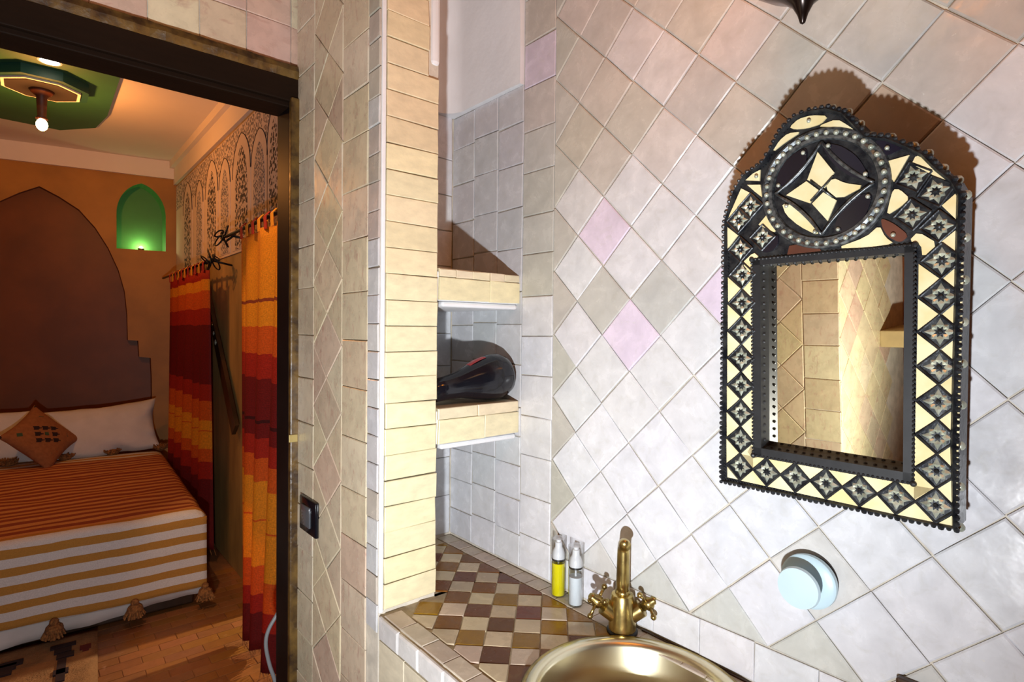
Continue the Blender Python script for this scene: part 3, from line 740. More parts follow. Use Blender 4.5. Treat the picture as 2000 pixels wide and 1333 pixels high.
# board with a rectangular opening: built from four pieces around the opening in one mesh
bd = B()
for poly in ([(0, 0), (.301, .0055), (ix1, iy0), (ix0, iy0)], [(0, 0), (ix0, iy0), (ix0, iy1), (.0091, .4106)], [(.301, .0055), (.3034, .4007), (ix1, iy1), (ix1, iy0)]):
    bd.prism(poly, mm, -.040, 0)
bd.prism([(.0091, .4106), (ix0, iy1), (ix1, iy1), (.3034, .4007)]+OUTL[-2:0:-1], mm, -.040, 0)
bd.obj('frame_board', M['pewter'], mr)
B().prism(rect(gx0-.006, gx1+.006, gy0-.006, gy1+.006), mm, -.030, -.024).obj('mirror_glass', M['mirror'], mr)
# inner moulding
im = B()
for (a0, a1, b0, b1) in ((ix0, ix1, iy0-.001, gy0), (ix0, ix1, gy1, iy1+.001), (ix0, gx0, iy0, iy1), (gx1, ix1, iy0, iy1)):
    im.prism(rect(a0, a1, b0, b1), mm, -.030, .003)
for (a, b_) in ((ix0, iy0), (ix1, iy0), (ix1, iy1), (ix0, iy1)): im.ball(mm(a, b_, .003), .004, 8, 5)
def along(p, q_, step):
    L_ = math.hypot(q_[0]-p[0], q_[1]-p[1]); n_ = max(1, int(L_/step))
    return [(p[0]+(q_[0]-p[0])*i/n_, p[1]+(q_[1]-p[1])*i/n_) for i in range(n_)]
cs = [(ix0, iy0), (ix1, iy0), (ix1, iy1), (ix0, iy1)]
for i in range(4):
    for p in along(cs[i], cs[(i+1) % 4], .0055): im.ball(mm(p[0], p[1], .003), .0022, 6, 4)
    for p in along([(gx0, gy0), (gx1, gy0), (gx1, gy1), (gx0, gy1)][i], [(gx0, gy0), (gx1, gy0), (gx1, gy1), (gx0, gy1)][(i+1) % 4], .011): im.ball(mm(p[0], p[1], -.008), .0026, 6, 4)
im.obj('inner_moulding', plain('blackened_moulding', (.020, .021, .024), .5, .1, scale=60), mr, smooth=False)
# outer rim with beads
orim = B(); n = len(outline); cxm, cym = .15, .27
def inset(pts, g):
    res = []
    for i in range(len(pts)):
        a, b_, c = Vector(pts[i-1]), Vector(pts[i]), Vector(pts[(i+1) % len(pts)])
        n1 = Vector((-(b_-a).y, (b_-a).x)).normalized(); n2 = Vector((-(c-b_).y, (c-b_).x)).normalized()
        nn_ = (n1+n2)
        nn_ = nn_.normalized() if nn_.length > .2 else n1
        if nn_.dot(Vector((cxm, cym))-b_) < 0 and False: nn_ = -nn_
        res.append((b_.x-nn_.x*g, b_.y-nn_.y*g))
    return res
ccw = sum(outline[i][0]*outline[(i+1) % n][1]-outline[(i+1) % n][0]*outline[i][1] for i in range(n)) > 0
ins = inset(outline, -.0075 if ccw else .0075)
vs = []; 
for (a, b_) in zip(outline, ins):
    vs += [mm(a[0], a[1], -.044), mm(a[0], a[1], .002), mm((a[0]+b_[0])/2, (a[1]+b_[1])/2, .0065), mm(b_[0], b_[1], .001)]
fs = []
for i in range(n):
    j = (i+1) % n
    for k in range(3): fs.append((i*4+k, j*4+k, j*4+k+1, i*4+k+1))
orim.add(vs, fs)
for i in range(n):
    for p in along(outline[i], outline[(i+1) % n], .0075):
        orim.ball(mm(p[0], p[1], .002), .0028+.0012*RND.random(), 6, 4)
    for p in along(ins[i], ins[(i+1) % n], .0045): orim.ball(mm(p[0], p[1], .001), .0017, 5, 3)
orim.obj('outer_rim', M['pewter'], mr)
st = B()
for i in range(n):
    for k, p in enumerate(along(outline[i], outline[(i+1) % n], .034)):
        st.ball(mm(p[0], p[1], -.012), .0058, 8, 5)
st.obj('rim_boss', M['silver'], mr, smooth=True)['kind'] = 'stuff'
CREAM = [[(0.1089, 0.5269), (0.1209, 0.535), (0.1384, 0.5352), (0.1591, 0.5286), (0.1499, 0.5203), (0.1308, 0.5193), (0.115, 0.5223)], [(0.1461, 0.5183), (0.17, 0.5217), (0.1861, 0.507), (0.1982, 0.4925), (0.1791, 0.5049), (0.161, 0.5134)], [(0.0841, 0.4976), (0.0946, 0.5119), (0.1069, 0.5192), (0.1249, 0.5167), (0.1029, 0.5079)], [(0.0445, 0.4661), (0.0558, 0.4737), (0.0669, 0.4769), (0.0658, 0.461)], [(0.0468, 0.4591), (0.0669, 0.4554), (0.0692, 0.4368), (0.0581, 0.4473)], [(0.0151, 0.412), (0.0376, 0.4553), (0.0513, 0.4463), (0.033, 0.4295)], [(0.2227, 0.4534), (0.2509, 0.4563), (0.2349, 0.4271), (0.2284, 0.4393)], [(0.2577, 0.4548), (0.2668, 0.4475), (0.2757, 0.4334), (0.2908, 0.4157), (0.2758, 0.4264), (0.2533, 0.4451)], [(0.2342, 0.4181), (0.2413, 0.4168), (0.2515, 0.4042), (0.2415, 0.395), (0.2273, 0.387), (0.2304, 0.4041)], [(0.2834, 0.3902), (0.2986, 0.4041), (0.3022, 0.3873), (0.3025, 0.3651)], [(0.2512, 0.3529), (0.2602, 0.3627), (0.2803, 0.3462), (0.2651, 0.3309), (0.2634, 0.3471)], [(0.1684, 0.3523), (0.2044, 0.3629), (0.2193, 0.3761), (0.2259, 0.3604), (0.2356, 0.351), (0.2045, 0.3496)], [(0.0637, 0.3977), (0.0758, 0.41), (0.0897, 0.3868), (0.0866, 0.384)], [(0.0151, 0.4007), (0.0318, 0.3863), (0.0151, 0.3679)], [(0.0377, 0.3433), (0.056, 0.3582), (0.0638, 0.3509), (0.0537, 0.3475), (0.0526, 0.3255)], [(0.1463, 0.4816), (0.1651, 0.4529), (0.1541, 0.4363), (0.134, 0.4501)], [(0.166, 0.4449), (0.1796, 0.4355), (0.2005, 0.4288), (0.1725, 0.4174), (0.1569, 0.4338)], [(0.1532, 0.4276), (0.168, 0.4152), (0.1581, 0.3921), (0.14, 0.4158)], [(0.1062, 0.4336), (0.1311, 0.4466), (0.1456, 0.4329), (0.1352, 0.4186)], [(0.1001, 0.4211), (0.1195, 0.4139), (0.1392, 0.3927), (0.145, 0.3738), (0.1216, 0.389), (0.1053, 0.4057)]]
DARK = [[(0.2101, 0.4868), (0.2516, 0.4686), (0.2226, 0.4589)], [(0.2208, 0.3852), (0.2354, 0.3758), (0.2512, 0.3593), (0.2419, 0.3512), (0.2292, 0.36), (0.2226, 0.3719)], [(0.0671, 0.3593), (0.0802, 0.3709), (0.0919, 0.3812), (0.093, 0.3674), (0.0845, 0.3576), (0.0737, 0.3554)], [(0.0906, 0.4437), (0.0927, 0.4643), (0.1071, 0.4842), (0.1309, 0.4931), (0.1291, 0.4692), (0.1133, 0.4499)], [(0.1519, 0.4922), (0.1739, 0.485), (0.1933, 0.4672), (0.2071, 0.4379), (0.1865, 0.4438), (0.1668, 0.4633)], [(0.1674, 0.3731), (0.1709, 0.3922), (0.1885, 0.4147), (0.2107, 0.4167), (0.2025, 0.3897), (0.1835, 0.375)]]
def round_poly(poly, it=1):
    for _ in range(it):
        r = []
        for i in range(len(poly)):
            a, b_ = poly[i], poly[(i+1) % len(poly)]
            r += [(a[0]*.8+b_[0]*.2, a[1]*.8+b_[1]*.2), (a[0]*.2+b_[0]*.8, a[1]*.2+b_[1]*.8)]
        poly = r
    return poly
def inlay(poly, mat, name, d=.0025):
    b_ = B(); b_.prism(poly, mm, -.001, d); return b_.obj(name, mat, mr)
def grow(poly, k):
    cx = sum(p[0] for p in poly)/len(poly); c2 = sum(p[1] for p in poly)/len(poly)
    return [(cx+(a-cx)*k, c2+(b_-c2)*k) for a, b_ in poly]
CREAM = CREAM[:15]+[grow(p, 1.10) for p in CREAM[15:19]]+[grow(CREAM[19], 1.12)]
DARK = DARK[:3]+[grow(p, 1.10) for p in DARK[3:]]
for poly in CREAM: inlay(round_poly(poly) if len(poly) > 4 else poly, M['bone'], 'bone_inlay')
for i, poly in enumerate(DARK): inlay(round_poly(poly, 2), M['darkinlay'] if i != 1 else M['rust'], 'glass_inlay')['label'] = 'black inlay'
inlay([(.105, .350), (.150, .3505), (.148, .356), (.128, .364), (.108, .362)], M['rust'], 'resin_patch')
# medallion ring, studs and beaded arcs (centre line ellipse as measured on the frame)
CP, CQ = .1513, .4340
def ell(rx, ry, k, n_):
    a = 2*math.pi*k/n_; return (CP+rx*math.cos(a), CQ+ry*math.sin(a)-.06*rx*math.cos(a))
rg = B(); nr = 64; vs = []; fs = []
for k in range(nr):
    for (r, d) in ((.0655, .001), (.067, .004), (.071, .0045), (.0745, .0025), (.0785, .0045), (.081, .004), (.0825, .001)):
        p = ell(r, r*.985, k, nr); vs.append(mm(p[0], p[1], d))
for k in range(nr):
    for j in range(6): fs.append((k*7+j, ((k+1) % nr)*7+j, ((k+1) % nr)*7+j+1, k*7+j+1))
rg.add(vs, fs).obj('medallion_ring', M['silver_dark'], mr)
sd = B()
for k in range(38):
    p = ell(.0745, .0734, k, 38); sd.ball(mm(p[0], p[1], .004), .0036, 8, 5)
for p in ((.128, .487), (.094, .449), (.160, .489), (.204, .443), (.105, .418), (.143, .377), (.172, .377), (.207, .414), (.1355, .528), (.228, .470), (.062, .468), (.235, .362)): sd.ball(mm(p[0], p[1], .0045), .0030, 8, 5)
sd.obj('stud_ring', M['silver'], mr, smooth=True)['kind'] = 'stuff'
arcs = B()
for (sx, sy_) in ((1, 1), (-1, 1), (-1, -1), (1, -1)):
    for off_ in (.0, .0042):
        pts = []
        for i in range(17):
            t = i/16; a0 = math.pi*(.5*(1-t))
            # arc between the top and side of the ring bowed to the centre
            e0 = Vector((0, .062)); e1_ = Vector((.062, 0)); c_ = Vector((.028-off_, .028-off_))
            p = e0*(1-t)**2+c_*2*t*(1-t)*.62+e1_*t**2 + Vector((.018, .018))*2*t*(1-t)*.38
            p = Vector((CP+sx*p.x, CQ+sy_*p.y-.06*sx*p.x)); pts.append(mm(p.x, p.y, .0035))
        arcs.tube(pts, .0013 if off_ else .0021, 6)
for (p, q_) in (((CP, CQ+.02), (CP, CQ-.02)), ((CP-.02, CQ), (CP+.02, CQ))):
    a = Vector(p); b_ = Vector(q_); c_ = Vector((CP, CQ)); rot = Matrix.Rotation(math.radians(45), 2)
    a = c_+rot @ (a-c_); b_ = c_+rot @ (b_-c_)
    arcs.tube([mm(a.x, a.y, .0033), mm(b_.x, b_.y, .0033)], .0013, 6)
arcs.obj('beaded_arcs', M['silver_dark'], mr, smooth=True)
# filigree squares: one shared mesh
def rosette_mesh(hs):
    bm_v = B(); bs_ = B()
    dq = [(0, hs), (-hs, 0), (0, -hs), (hs, 0)]
    base_ = lambda a, b_, d: rt_*a+up_*b_+out_*d
    bm_v.prism(dq, base_, -.001, .0012)
    for i in range(4): bm_v.tube([base_(*dq[i], .002), base_(*dq[(i+1) % 4], .002)], .0015, 6)
    bm_v.ball(base_(0, 0, .002), .0030, 8, 4)
    for k in range(8):
        a = k*math.pi/4; L_ = (.66 if k % 2 == 0 else .46)*hs; w_ = .20*hs
        c, s = math.cos(a), math.sin(a)
        pet = [(.20*hs, 0), (.38*hs, w_), (L_+.12*hs, 0), (.38*hs, -w_)]
        pr_ = [(c*x-s*y_, s*x+c*y_) for x, y_ in pet]; ctr = (c*.42*hs, s*.42*hs)
        vs = [base_(*p, .0014) for p in pr_]+[base_(*ctr, .0042)]
        bs_.add(vs, [(0, 1, 4), (1, 2, 4), (2, 3, 4), (3, 0, 4)])
    return bm_v, bs_
hs = .0208
a_, b2 = rosette_mesh(hs)
rm = bpy.data.meshes.new('filigree_square'); n1 = len(a_.v); rm.from_pydata([tuple(v) for v in a_.v+b2.v], [], a_.f+[tuple(i+n1 for i in f) for f in b2.f])
rm.materials.append(M['pewter']); rm.materials.append(M['silver'])
for i, pgn in enumerate(rm.polygons): pgn.material_index = 1 if i >= len(a_.f) else 0
rm.update()
def rosette(p, q_, rotdeg=0, sc=1.0):
    o = bpy.data.objects.new('filigree_square', rm); COL.objects.link(o); o.parent = mr
    o.location = mm(p, q_, .0005)
    if rotdeg: o.rotation_euler = (math.radians(rotdeg), 0, 0)
    o.scale = (sc,)*3
qs = [.0305+.0422*k for k in range(8)]
LP = lambda q_: .0315+.0091/.41*q_*.9; RP = lambda q_: .2800+.0012*q_/.1
for k, q_ in enumerate(qs):
    rosette(LP(q_), q_)
    if k < 8: rosette(RP(q_), q_)
    w_ = .0195
    # bone triangles between neighbours on both strips
    for P_ in (LP, RP):
        if k < 7:
            qm = q_+.0211; pc = P_(qm); g = .0018
            inlay([(pc-g, qm), (pc-w_-.003, qm+.0190), (pc-w_-.003, qm-.0190)], M['bone'], 'bone_inlay')
            inlay([(pc+g, qm), (pc+w_+.001, qm-.0190), (pc+w_+.001, qm+.0190)], M['bone'], 'bone_inlay')
px = [LP(.03)+(RP(.03)-LP(.03))*k/6 for k in range(7)]
for k in range(7):
    if 0 < k < 6: rosette(px[k], .0305)
    if k < 6:
        pm = (px[k]+px[k+1])/2
        inlay([(pm, .0290), (pm-.0190, .0088), (pm+.0190, .0088)], M['bone'], 'bone_inlay')
        inlay([(pm, .0325), (pm+.0175, .0505), (pm-.0175, .0505)], M['bone'], 'bone_inlay')
for (p, t_) in ((px[0]-.021, 0), (px[6]+.020, 1)):
    s_ = 1 if t_ == 0 else -1
    inlay([(p, .0095), (p+s_*.017, .0095), (p, .026)], M['bone'], 'bone_inlay')
inlay([(.060, .050), (.050, .0665), (.044, .056), (.052, .047)], M['rust'], 'resin_patch')
for (p, q_), r_ in zip([(0.255, 0.4287), (0.2774, 0.4078), (0.254, 0.3841), (0.2808, 0.3662), (0.0514, 0.4266), (0.033, 0.4084), (0.0693, 0.3786), (0.0353, 0.3647)], (40, 40, 10, 0, -8, -8, -8, 0)):
    rosette(p, q_, -r_*.3, .92)
inlay([(.2834, .348), (.3015, .364), (.3015, .330)], M['bone'], 'bone_inlay')
# ---- hanging lantern above the mirror
lt = thing('hanging_lantern', 'dark metal hanging lantern with a pointed tip above the mirror', 'lantern', (.72, .303, H+.379))
o = B().lathe([(0, 0), (.003, .002), (.006, .012), (.012, .024), (.026, .036), (.045, .047), (.062, .060), (.066, .070), (.060, .076)], 32).obj('bottom_finial', M['lantern'], lt, smooth=True)
o = B().lathe([(.058, .078), (.058, .21)], 8).obj('glass', M['lanternglow'], lt)
fr = B()
for k in range(8):
    a = 2*math.pi*k/8; fr.tube([(.061*math.cos(a), .061*math.sin(a), .072), (.061*math.cos(a), .061*math.sin(a), .216)], .004, 6)
fr.lathe([(.068, .210), (.070, .218), (.04, .26), (.012, .30), (.008, .33)], 8)
fr.obj('cage', M['lantern'], lt)
B().tube([(0, 0, .32), (0, 0, TOPZ-H-.379)], .004, 8).obj('chain', M['lantern'], lt)
lamp('lantern_light', 'POINT', (.60, .303, H+.62), 4.6, (1.0, .30, .02), .06)
lamp('bathroom_warm_fill', 'POINT', (-.1, -.5, TOPZ-.12), 5, (1.0, .42, .10), .08)  # added warm fill behind the camera, stands for no known lamp

# ================================================================== SETTING: bedroom
XR, YB = .91, 5.36
BT = H+1.355
structure(B().box(XR, XR+.12, 1.60, 2.25, 0, BT+.05).box(XR, XR+.12, 2.98, YB+.4, 0, BT+.05).box(XR, XR+.12, 2.25, 2.98, H+.43, BT+.05).obj('wall_bedroom_right', M['olive_wall']), 'straw coloured bedroom wall behind the striped curtains', 'wall')
structure(B().box(-2.4, XR+.1, 1.60, YB+.5, -.1, -.003).obj('floor_bedroom', M['floor_plain']), 'bedroom floor of small terracotta bricks', 'floor')
structure(B().box(-2.4, XR+.1, 1.60, YB+.9, BT, BT+.1).obj('ceiling_bedroom', M['cream_wall']), 'cream painted bedroom ceiling', 'ceiling')
structure(B().box(-2.5, -2.4, 1.6, YB+.9, 0, BT).obj('wall_bedroom_left', M['tadelakt']), 'ochre bedroom wall on the left, out of sight', 'wall')
structure(B().box(-2.4, -1.2, 1.52, 1.60, 0, BT).box(-1.3, XR, 1.56, 1.60, BT-.02, BT).obj('wall_bedroom_front', M['tadelakt']), 'ochre bedroom wall beside the doorway', 'wall')
structure(B().box(XR+.1, 2.4, 2.0, 3.4, -.1, -.003).obj('floor_landing', M['floor_plain']), 'landing floor outside the curtained side door', 'floor')
structure(B().box(2.3, 2.4, 2.0, 3.4, 0, 2.4).box(XR+.1, 2.3, 3.3, 3.4, 0, 2.4).box(XR+.1, 2.3, 2.0, 2.1, 0, 2.4).box(XR+.1, 2.4, 2.0, 3.4, 2.4, 2.5).obj('wall_landing', M['cream_wall']), 'cream landing walls outside the curtained side door', 'wall')
flr = bpy.data.objects['floor_bedroom']
mF = lambda s, t, d: Vector((s, t, -.0125+d))
cnt = 0; row = 0
yv = 2.02
while yv < 3.62 and cnt < 296:
    xv = -.02 + (row % 2)*-.075+ (.10 if yv < 2.5 else 0)
    while xv < .90 and cnt < 296:
        if xv > .05+(yv-2.0)*.08-.15:
            tile(flr, rect(xv, xv+.15, yv, yv+.062), mF, jit((.28, .115, .036), .12, .010), M['terracotta'], 'brick', depth=.012, bev=.0012, gap=.0014, wob=.0012); cnt += 1
        xv += .15
    yv += .062; row += 1
# ---- back wall with the big pointed recess and the green alcove
SL = -.20      # the wall runs slightly askew
bw_y = lambda x: YB+SL*(x-XR)
def arch_pts(x0, x1, zb, zs, za, n_=14):
    """pointed arch outline from bottom left over the apex to bottom right"""
    cx = (x0+x1)/2; pts = [(x0, zb)]
    for i in range(n_+1):
        t = i/n_; a = t*math.radians(78); k = math.sin(a)/math.sin(math.radians(78))
        pts.append((x0+(cx-x0)*(1-math.cos(a))/(1-math.cos(math.radians(78))), zs+(za-zs)*k))
    return pts+[(2*cx-x, z) for x, z in pts[:-1][::-1]]
RX = .046
big_r = [(RX, 1.048), (.16, .985), (.28, .90), (.38, .77), (.46, .62), (.525, .45), (.565, .28), (.580, .10), (.584, -.105), (.652, -.110), (.658, -.24), (.735, -.25), (.742, -.42), (.745, -1.0)]
big = [(2*RX-x, z) for x, z in big_r[::-1]]+big_r[1:]
big = [(x, H+z) for x, z in big]
alc = arch_pts(.512, .838, H+.622, H+.90, H+1.155)
TS = H+1.215   # wall below the cream beam
mBk = lambda s, t, d: Vector((s, bw_y(s)-d, t))
def fill_with_holes(outer, holes, mapf, d):
    bm = bmesh.new(); es = []
    for loop in [outer]+holes:
        vs = [bm.verts.new((a, b_, 0)) for a, b_ in loop]
        for i in range(len(vs)): es.append(bm.edges.new((vs[i], vs[(i+1) % len(vs)])))
    bmesh.ops.triangle_fill(bm, edges=es, use_beauty=True, use_dissolve=False)
    bm.verts.index_update()
    res = ([mapf(v.co.x, v.co.y, d) for v in bm.verts], [tuple(v.index for v in f.verts) for f in bm.faces]); bm.free(); return res
front = fill_with_holes([(-1.6, 0), (XR, 0), (XR, TS), (-1.6, TS)], [big, alc], mBk, 0)
bw = B().add(*front)
wb = structure(bw.obj('wall_bedroom_back', M['tadelakt'], fix=False), 'ochre bedroom end wall behind the bed', 'wall')
rec = B(); nbig = len(big)
rec.add([mBk(a, b_, 0) for a, b_ in big]+[mBk(a, b_, -.06) for a, b_ in big], [(i, (i+1) % nbig, nbig+(i+1) % nbig, nbig+i) for i in range(nbig)]+[tuple(range(nbig, 2*nbig))])
o = rec.obj('arched_recess', M['tadelakt_dark'], wb); o['label'] = 'darker brown pointed arch recess over the bed'
na = len(alc); ac = B()
ac.add([mBk(a, b_, 0) for a, b_ in alc]+[mBk(a, b_, -.16) for a, b_ in alc], [(i, (i+1) % na, na+(i+1) % na, na+i) for i in range(na)]+[tuple(range(na, 2*na))])
o = ac.obj('green_alcove', plain('green_alcove_paint', (.07, .27, .075), .6, var=.06, scale=5), wb); o['label'] = 'green painted pointed alcove lit from below'
o = B().prism([(XR-3, TS), (XR, TS), (XR, BT), (XR-3, BT)], mBk, -.1, .025).obj('beam', M['cream_wall'], wb); o['label'] = 'cream painted beam under the ceiling'
B().prism([(XR-3, 0), (XR, 0), (XR, BT), (XR-3, BT)], mBk, -.30, -.20).obj('backing', M['tadelakt'], wb)
al = thing('alcove_light', 'small lit spot lamp on the floor of the green alcove', 'lamp', (.675, bw_y(.675)+.03, H+.622))
B().lathe([(.022, 0), (.024, .012), (.018, .016)], 20).obj('housing', M['brass'], al, smooth=True)
B().ball((0, 0, .018), .014, 12, 8).obj('bulb', M['spot'], al, smooth=True)
bpy.data.objects['alcove_lamp'].location = (.675, bw_y(.675)+.10, H+.655)
# cream cornice on the right wall
o = B().box(XR-.02, XR, 1.62, YB, H+1.17, BT).box(XR-.05, XR-.018, 1.62, YB, H+1.30, BT).obj('cornice', M['cream_wall'], bpy.data.objects['wall_bedroom_right'])
# ---- printed wall hanging
wh = thing('wall_hanging', 'pale cloth wall hanging printed with black lace arches', 'wall hanging', (XR, 4.0, H+.44))
PBw = Vector((XR, 4.0, H+.44))
mH = lambda s, t, d: Vector((XR-.002-d, s, t))-PBw
B().prism(rect(2.55, 5.32, H+.435, H+1.150), mH, 0, .004).obj('cloth', M['lace_ground'], wh)
B().prism(rect(2.55, 5.32, H+.955, H+1.145), mH, .003, .005).obj('scroll_border', M['lace_top'], wh)
ycs = [5.00, 4.81, 4.48, 4.12, 3.79, 3.42, 3.10, 2.85, 2.66]
ycs = [4.87, 4.48, 4.12, 3.79, 3.43, 3.10, 2.86]
wds = [.175, .13, .185, .14, .195, .15, .12]
for i, (yc_, w_) in enumerate(zip(ycs, wds)):
    zt = H+1.10 if i % 2 == 0 else H+1.04
    a2 = arch_pts(yc_-w_*.92, yc_+w_*.92, H+.45, H+.87, zt)
    B().prism(a2, mH, .004, .0062).obj('arch_ground', M['lace_ground'], wh)
    a1 = arch_pts(yc_-w_*.62, yc_+w_*.62, H+.455, H+.76, zt-.07)
    B().prism(a1, mH, .006, .0075).obj('lace_panel', M['lace_black'] if i % 2 == 0 else M['lace_blue'], wh)
    tb = B(); tb.tube([mH(p[0], p[1], .007) for p in a2[1:-1]], .0022, 5); tb.obj('arch_outline', M['motif_dark'], wh)
# ---- curtains
def curtain(name, label, x0, ytop0, ytop1, ybot0, ybot1, xbot, ztop, zbot, mat, nf, amp, group, seed):
    t = thing(name, label, 'curtain', (x0, (ytop0+ytop1)/2, zbot), group=group); b0 = Vector(t.location)
    nu, nv = nf*14, 40; me = bpy.data.meshes.new('cloth'); vs = []; uv = []; rr = random.Random(seed)
    ph = [rr.uniform(-.6, .6) for _ in range(nf+2)]
    for j in range(nv+1):
        t_ = j/nv
        for i in range(nu+1):
            u = i/nu
            yv_ = (ytop0+(ytop1-ytop0)*u)*(1-t_)+(ybot0+(ybot1-ybot0)*u)*t_
            k = u*nf; f = math.sin(k*2*math.pi+.8*math.sin(k*1.7)+ph[int(k)]*.0)
            a = amp*(.35+.65*t_)*(1+.3*math.sin(k*2.1+seed))
            xv_ = x0*(1-t_)+xbot*t_+a*f
            zb = zbot+.035*(.5+.5*math.sin(k*2.3+seed))*t_
            vs.append(Vector((xv_, yv_+a*.25*math.cos(k*2*math.pi), ztop+(zb-ztop)*t_))-b0); uv.append((u, t_))
    fs = [(j*(nu+1)+i, j*(nu+1)+i+1, (j+1)*(nu+1)+i+1, (j+1)*(nu+1)+i) for j in range(nv) for i in range(nu)]
    o = link('cloth', vs, fs, mat, t, smooth=True); ul = o.data.uv_layers.new(name='UVMap')
    for lp in o.data.loops: ul.data[lp.index].uv = uv[lp.vertex_index]
    sm = o.modifiers.new('thickness', 'SOLIDIFY'); sm.thickness = .003
    ntab = nf*2+1
    for k in range(ntab):
        u = (k+.5)/ntab; yv_ = ytop0+(ytop1-ytop0)*u; tb = B()
        pts = [(x0-.016, ztop-.01), (x0-.018, ztop+.045), (x0, ztop+.066), (x0+.018, ztop+.045), (x0+.016, ztop-.01)]
        for (xx, zz) in pts:
            tb.v += [Vector((xx, yv_-.016, zz))-b0, Vector((xx, yv_+.016, zz))-b0]
        tb.f = [(2*i, 2*i+1, 2*i+3, 2*i+2) for i in range(4)]
        tab = tb.obj('tab', M['tab_or'] if k % 2 else M['tab_rd'], t); s2 = tab.modifiers.new('thickness', 'SOLIDIFY'); s2.thickness = .003
    fg = B()
    for i in range(0, nu+1):
        p = vs[nv*(nu+1)+i]
        for q in range(2):
            d = Vector((rr.uniform(-.012, .012), rr.uniform(-.012, .012), -.026-rr.uniform(0, .014)))
            fg.tube([p+Vector((0, rr.uniform(-.006, .006), .004)), p+d], .0014, 3, False)
    f_ = fg.obj('fringe', M['fringe'], t, fix=False); f_['kind'] = 'stuff'
    return t
M['tab_or'] = plain('orange_tab_cloth', OR, .8); M['tab_rd'] = plain('red_tab_cloth', RD, .8)
curtain('striped_curtain', 'orange and red banded curtain hanging nearest the door frame', .775, 2.93, 2.12, 2.74, 2.15, .735, H+.435, .055, M['curt_near'], 4, .042, 'banded orange and red curtains', 3)
curtain('striped_curtain', 'orange and red banded curtain beside the head of the bed', .80, 4.92, 3.74, 5.05, 3.72, .80, H+.345, .06, M['curt_far'], 5, .046, 'banded orange and red curtains', 9)
def rod(label, x, y0, y1, z):
    t = thing('curtain_rod', label, 'curtain rod', (x, y1, z), group='wrought iron curtain rods'); b0 = Vector(t.location)
    B().tube([Vector((x, y0, z))-b0, Vector((x, y1, z))-b0], .008, 8).obj('pole', M['iron'], t, smooth=True)
    fn = B()
    for k in range(5):
        a0 = k*2*math.pi/5; pts = []
        for i in range(17):
            a = i/16*2*math.pi; r = .030
            c = Vector((0, .035+.030*math.cos(a)*-1, r*math.sin(a)))
            c = Vector((c.z*math.cos(a0)*.8+.030*math.cos(a0), c.y+.01, .030*math.sin(a0)+c.z*math.sin(a0)*.6+.022*math.sin(a+a0)))
            pts.append(c)
        fn.tube(pts, .0042, 6)
    fn.tube([(0, 0, 0), (0, .03, 0), (.0, .07, -.01), (0, .10, .0), (0, .10, .03), (0, .075, .03)], .006, 6)
    fn.obj('finial', M['iron'], t, smooth=True)
    B().tube([Vector((x, y1-.06, z))-b0, Vector((XR-.002, y1-.06, z-.02))-b0], .006, 8).obj('bracket', M['iron'], t, smooth=True)
rod('black iron rod with scroll end carrying the near curtain', .775, 2.05, 3.22, H+.478)
rod('black iron rod with scroll end carrying the far curtain', .80, 5.25, 3.70, H+.392)
for o in [o for o in bpy.data.objects if o.name.startswith('curtain_rod') and o.location.x > .79]:
    for c in o.children:
        if c.name.startswith('finial'): c.rotation_euler = (0, 0, math.pi)
# ---- ornamental staff hung aslant
stf = thing('ornamental_staff', 'dark inlaid wooden staff hanging aslant between the curtains', 'ornament', (XR-.02, 3.45, H-.58))
a = Vector((0, .86, 1.02)); b_ = Vector((0, 0, 0)); d = (b_-a); n_ = Vector((0, d.z, -d.y)).normalized()
vs = []; fs = []
prof_ = [(0, .006), (.04, .028), (.45, .036), (.55, .044), (.8, .052), (1, .054)]
for (t, w_) in prof_:
    p = a+d*t
    for s_, dx in ((-1, 0), (1, 0), (1, -.022), (-1, -.022)): vs.append(p+n_*w_*s_*.9+Vector((dx, 0, 0)))
for i in range(len(prof_)-1):
    for k in range(4): fs.append((i*4+k, i*4+(k+1) % 4, (i+1)*4+(k+1) % 4, (i+1)*4+k))
fs += [(0, 1, 2, 3), tuple(len(vs)-4+k for k in range(4))]
B().add(vs, fs).obj('shaft', M['wood'], stf)
for k in range(9):
    p = a+d*(.08+.055*k); sbl = B().ball(p+Vector((-.022, 0, 0)), .014 if k % 2 else .018, 8, 5, (.3, 1, 1)); sbl.obj('inlaid_stud', M['silver'] if k % 3 else M['brass'], stf, smooth=True)
# ---- ceiling medallion, lamp, spot
gm = thing('ceiling_medallion', 'large green stepped octagonal panel on the bedroom ceiling', 'ceiling panel', (.0, 4.1, BT))
def octa(cx, cy_, rx, ry, k=.42): return [(cx+rx, cy_-ry*k), (cx+rx, cy_+ry*k), (cx+rx*k, cy_+ry), (cx-rx*k, cy_+ry), (cx-rx, cy_+ry*k), (cx-rx, cy_-ry*k), (cx-rx*k, cy_-ry), (cx+rx*k, cy_-ry)]
loc3 = lambda s, t, d: Vector((s, t, -d))
gp = [(.362, -.95), (.368, .30), (.33, .62), (.15, .84), (-.15, .82), (-.40, .62), (-.46, .3), (-.46, -.95)]
B().prism(gp, loc3, 0, .022).obj('panel', M['green'], gm)
lp_ = thing('ceiling_lamp', 'pendant bulb on a filigree octagonal plate, lit in the bedroom', 'lamp', (.045, 3.99, BT-.022))
B().prism([(x, y_) for x, y_ in octa(0, 0, .20, .185)], loc3, 0, .050).obj('plinth', M['green_dark'], lp_)
B().prism([(x, y_) for x, y_ in octa(0, 0, .165, .15)], loc3, .046, .060).obj('border_plate', M['cream_wall'], lp_)
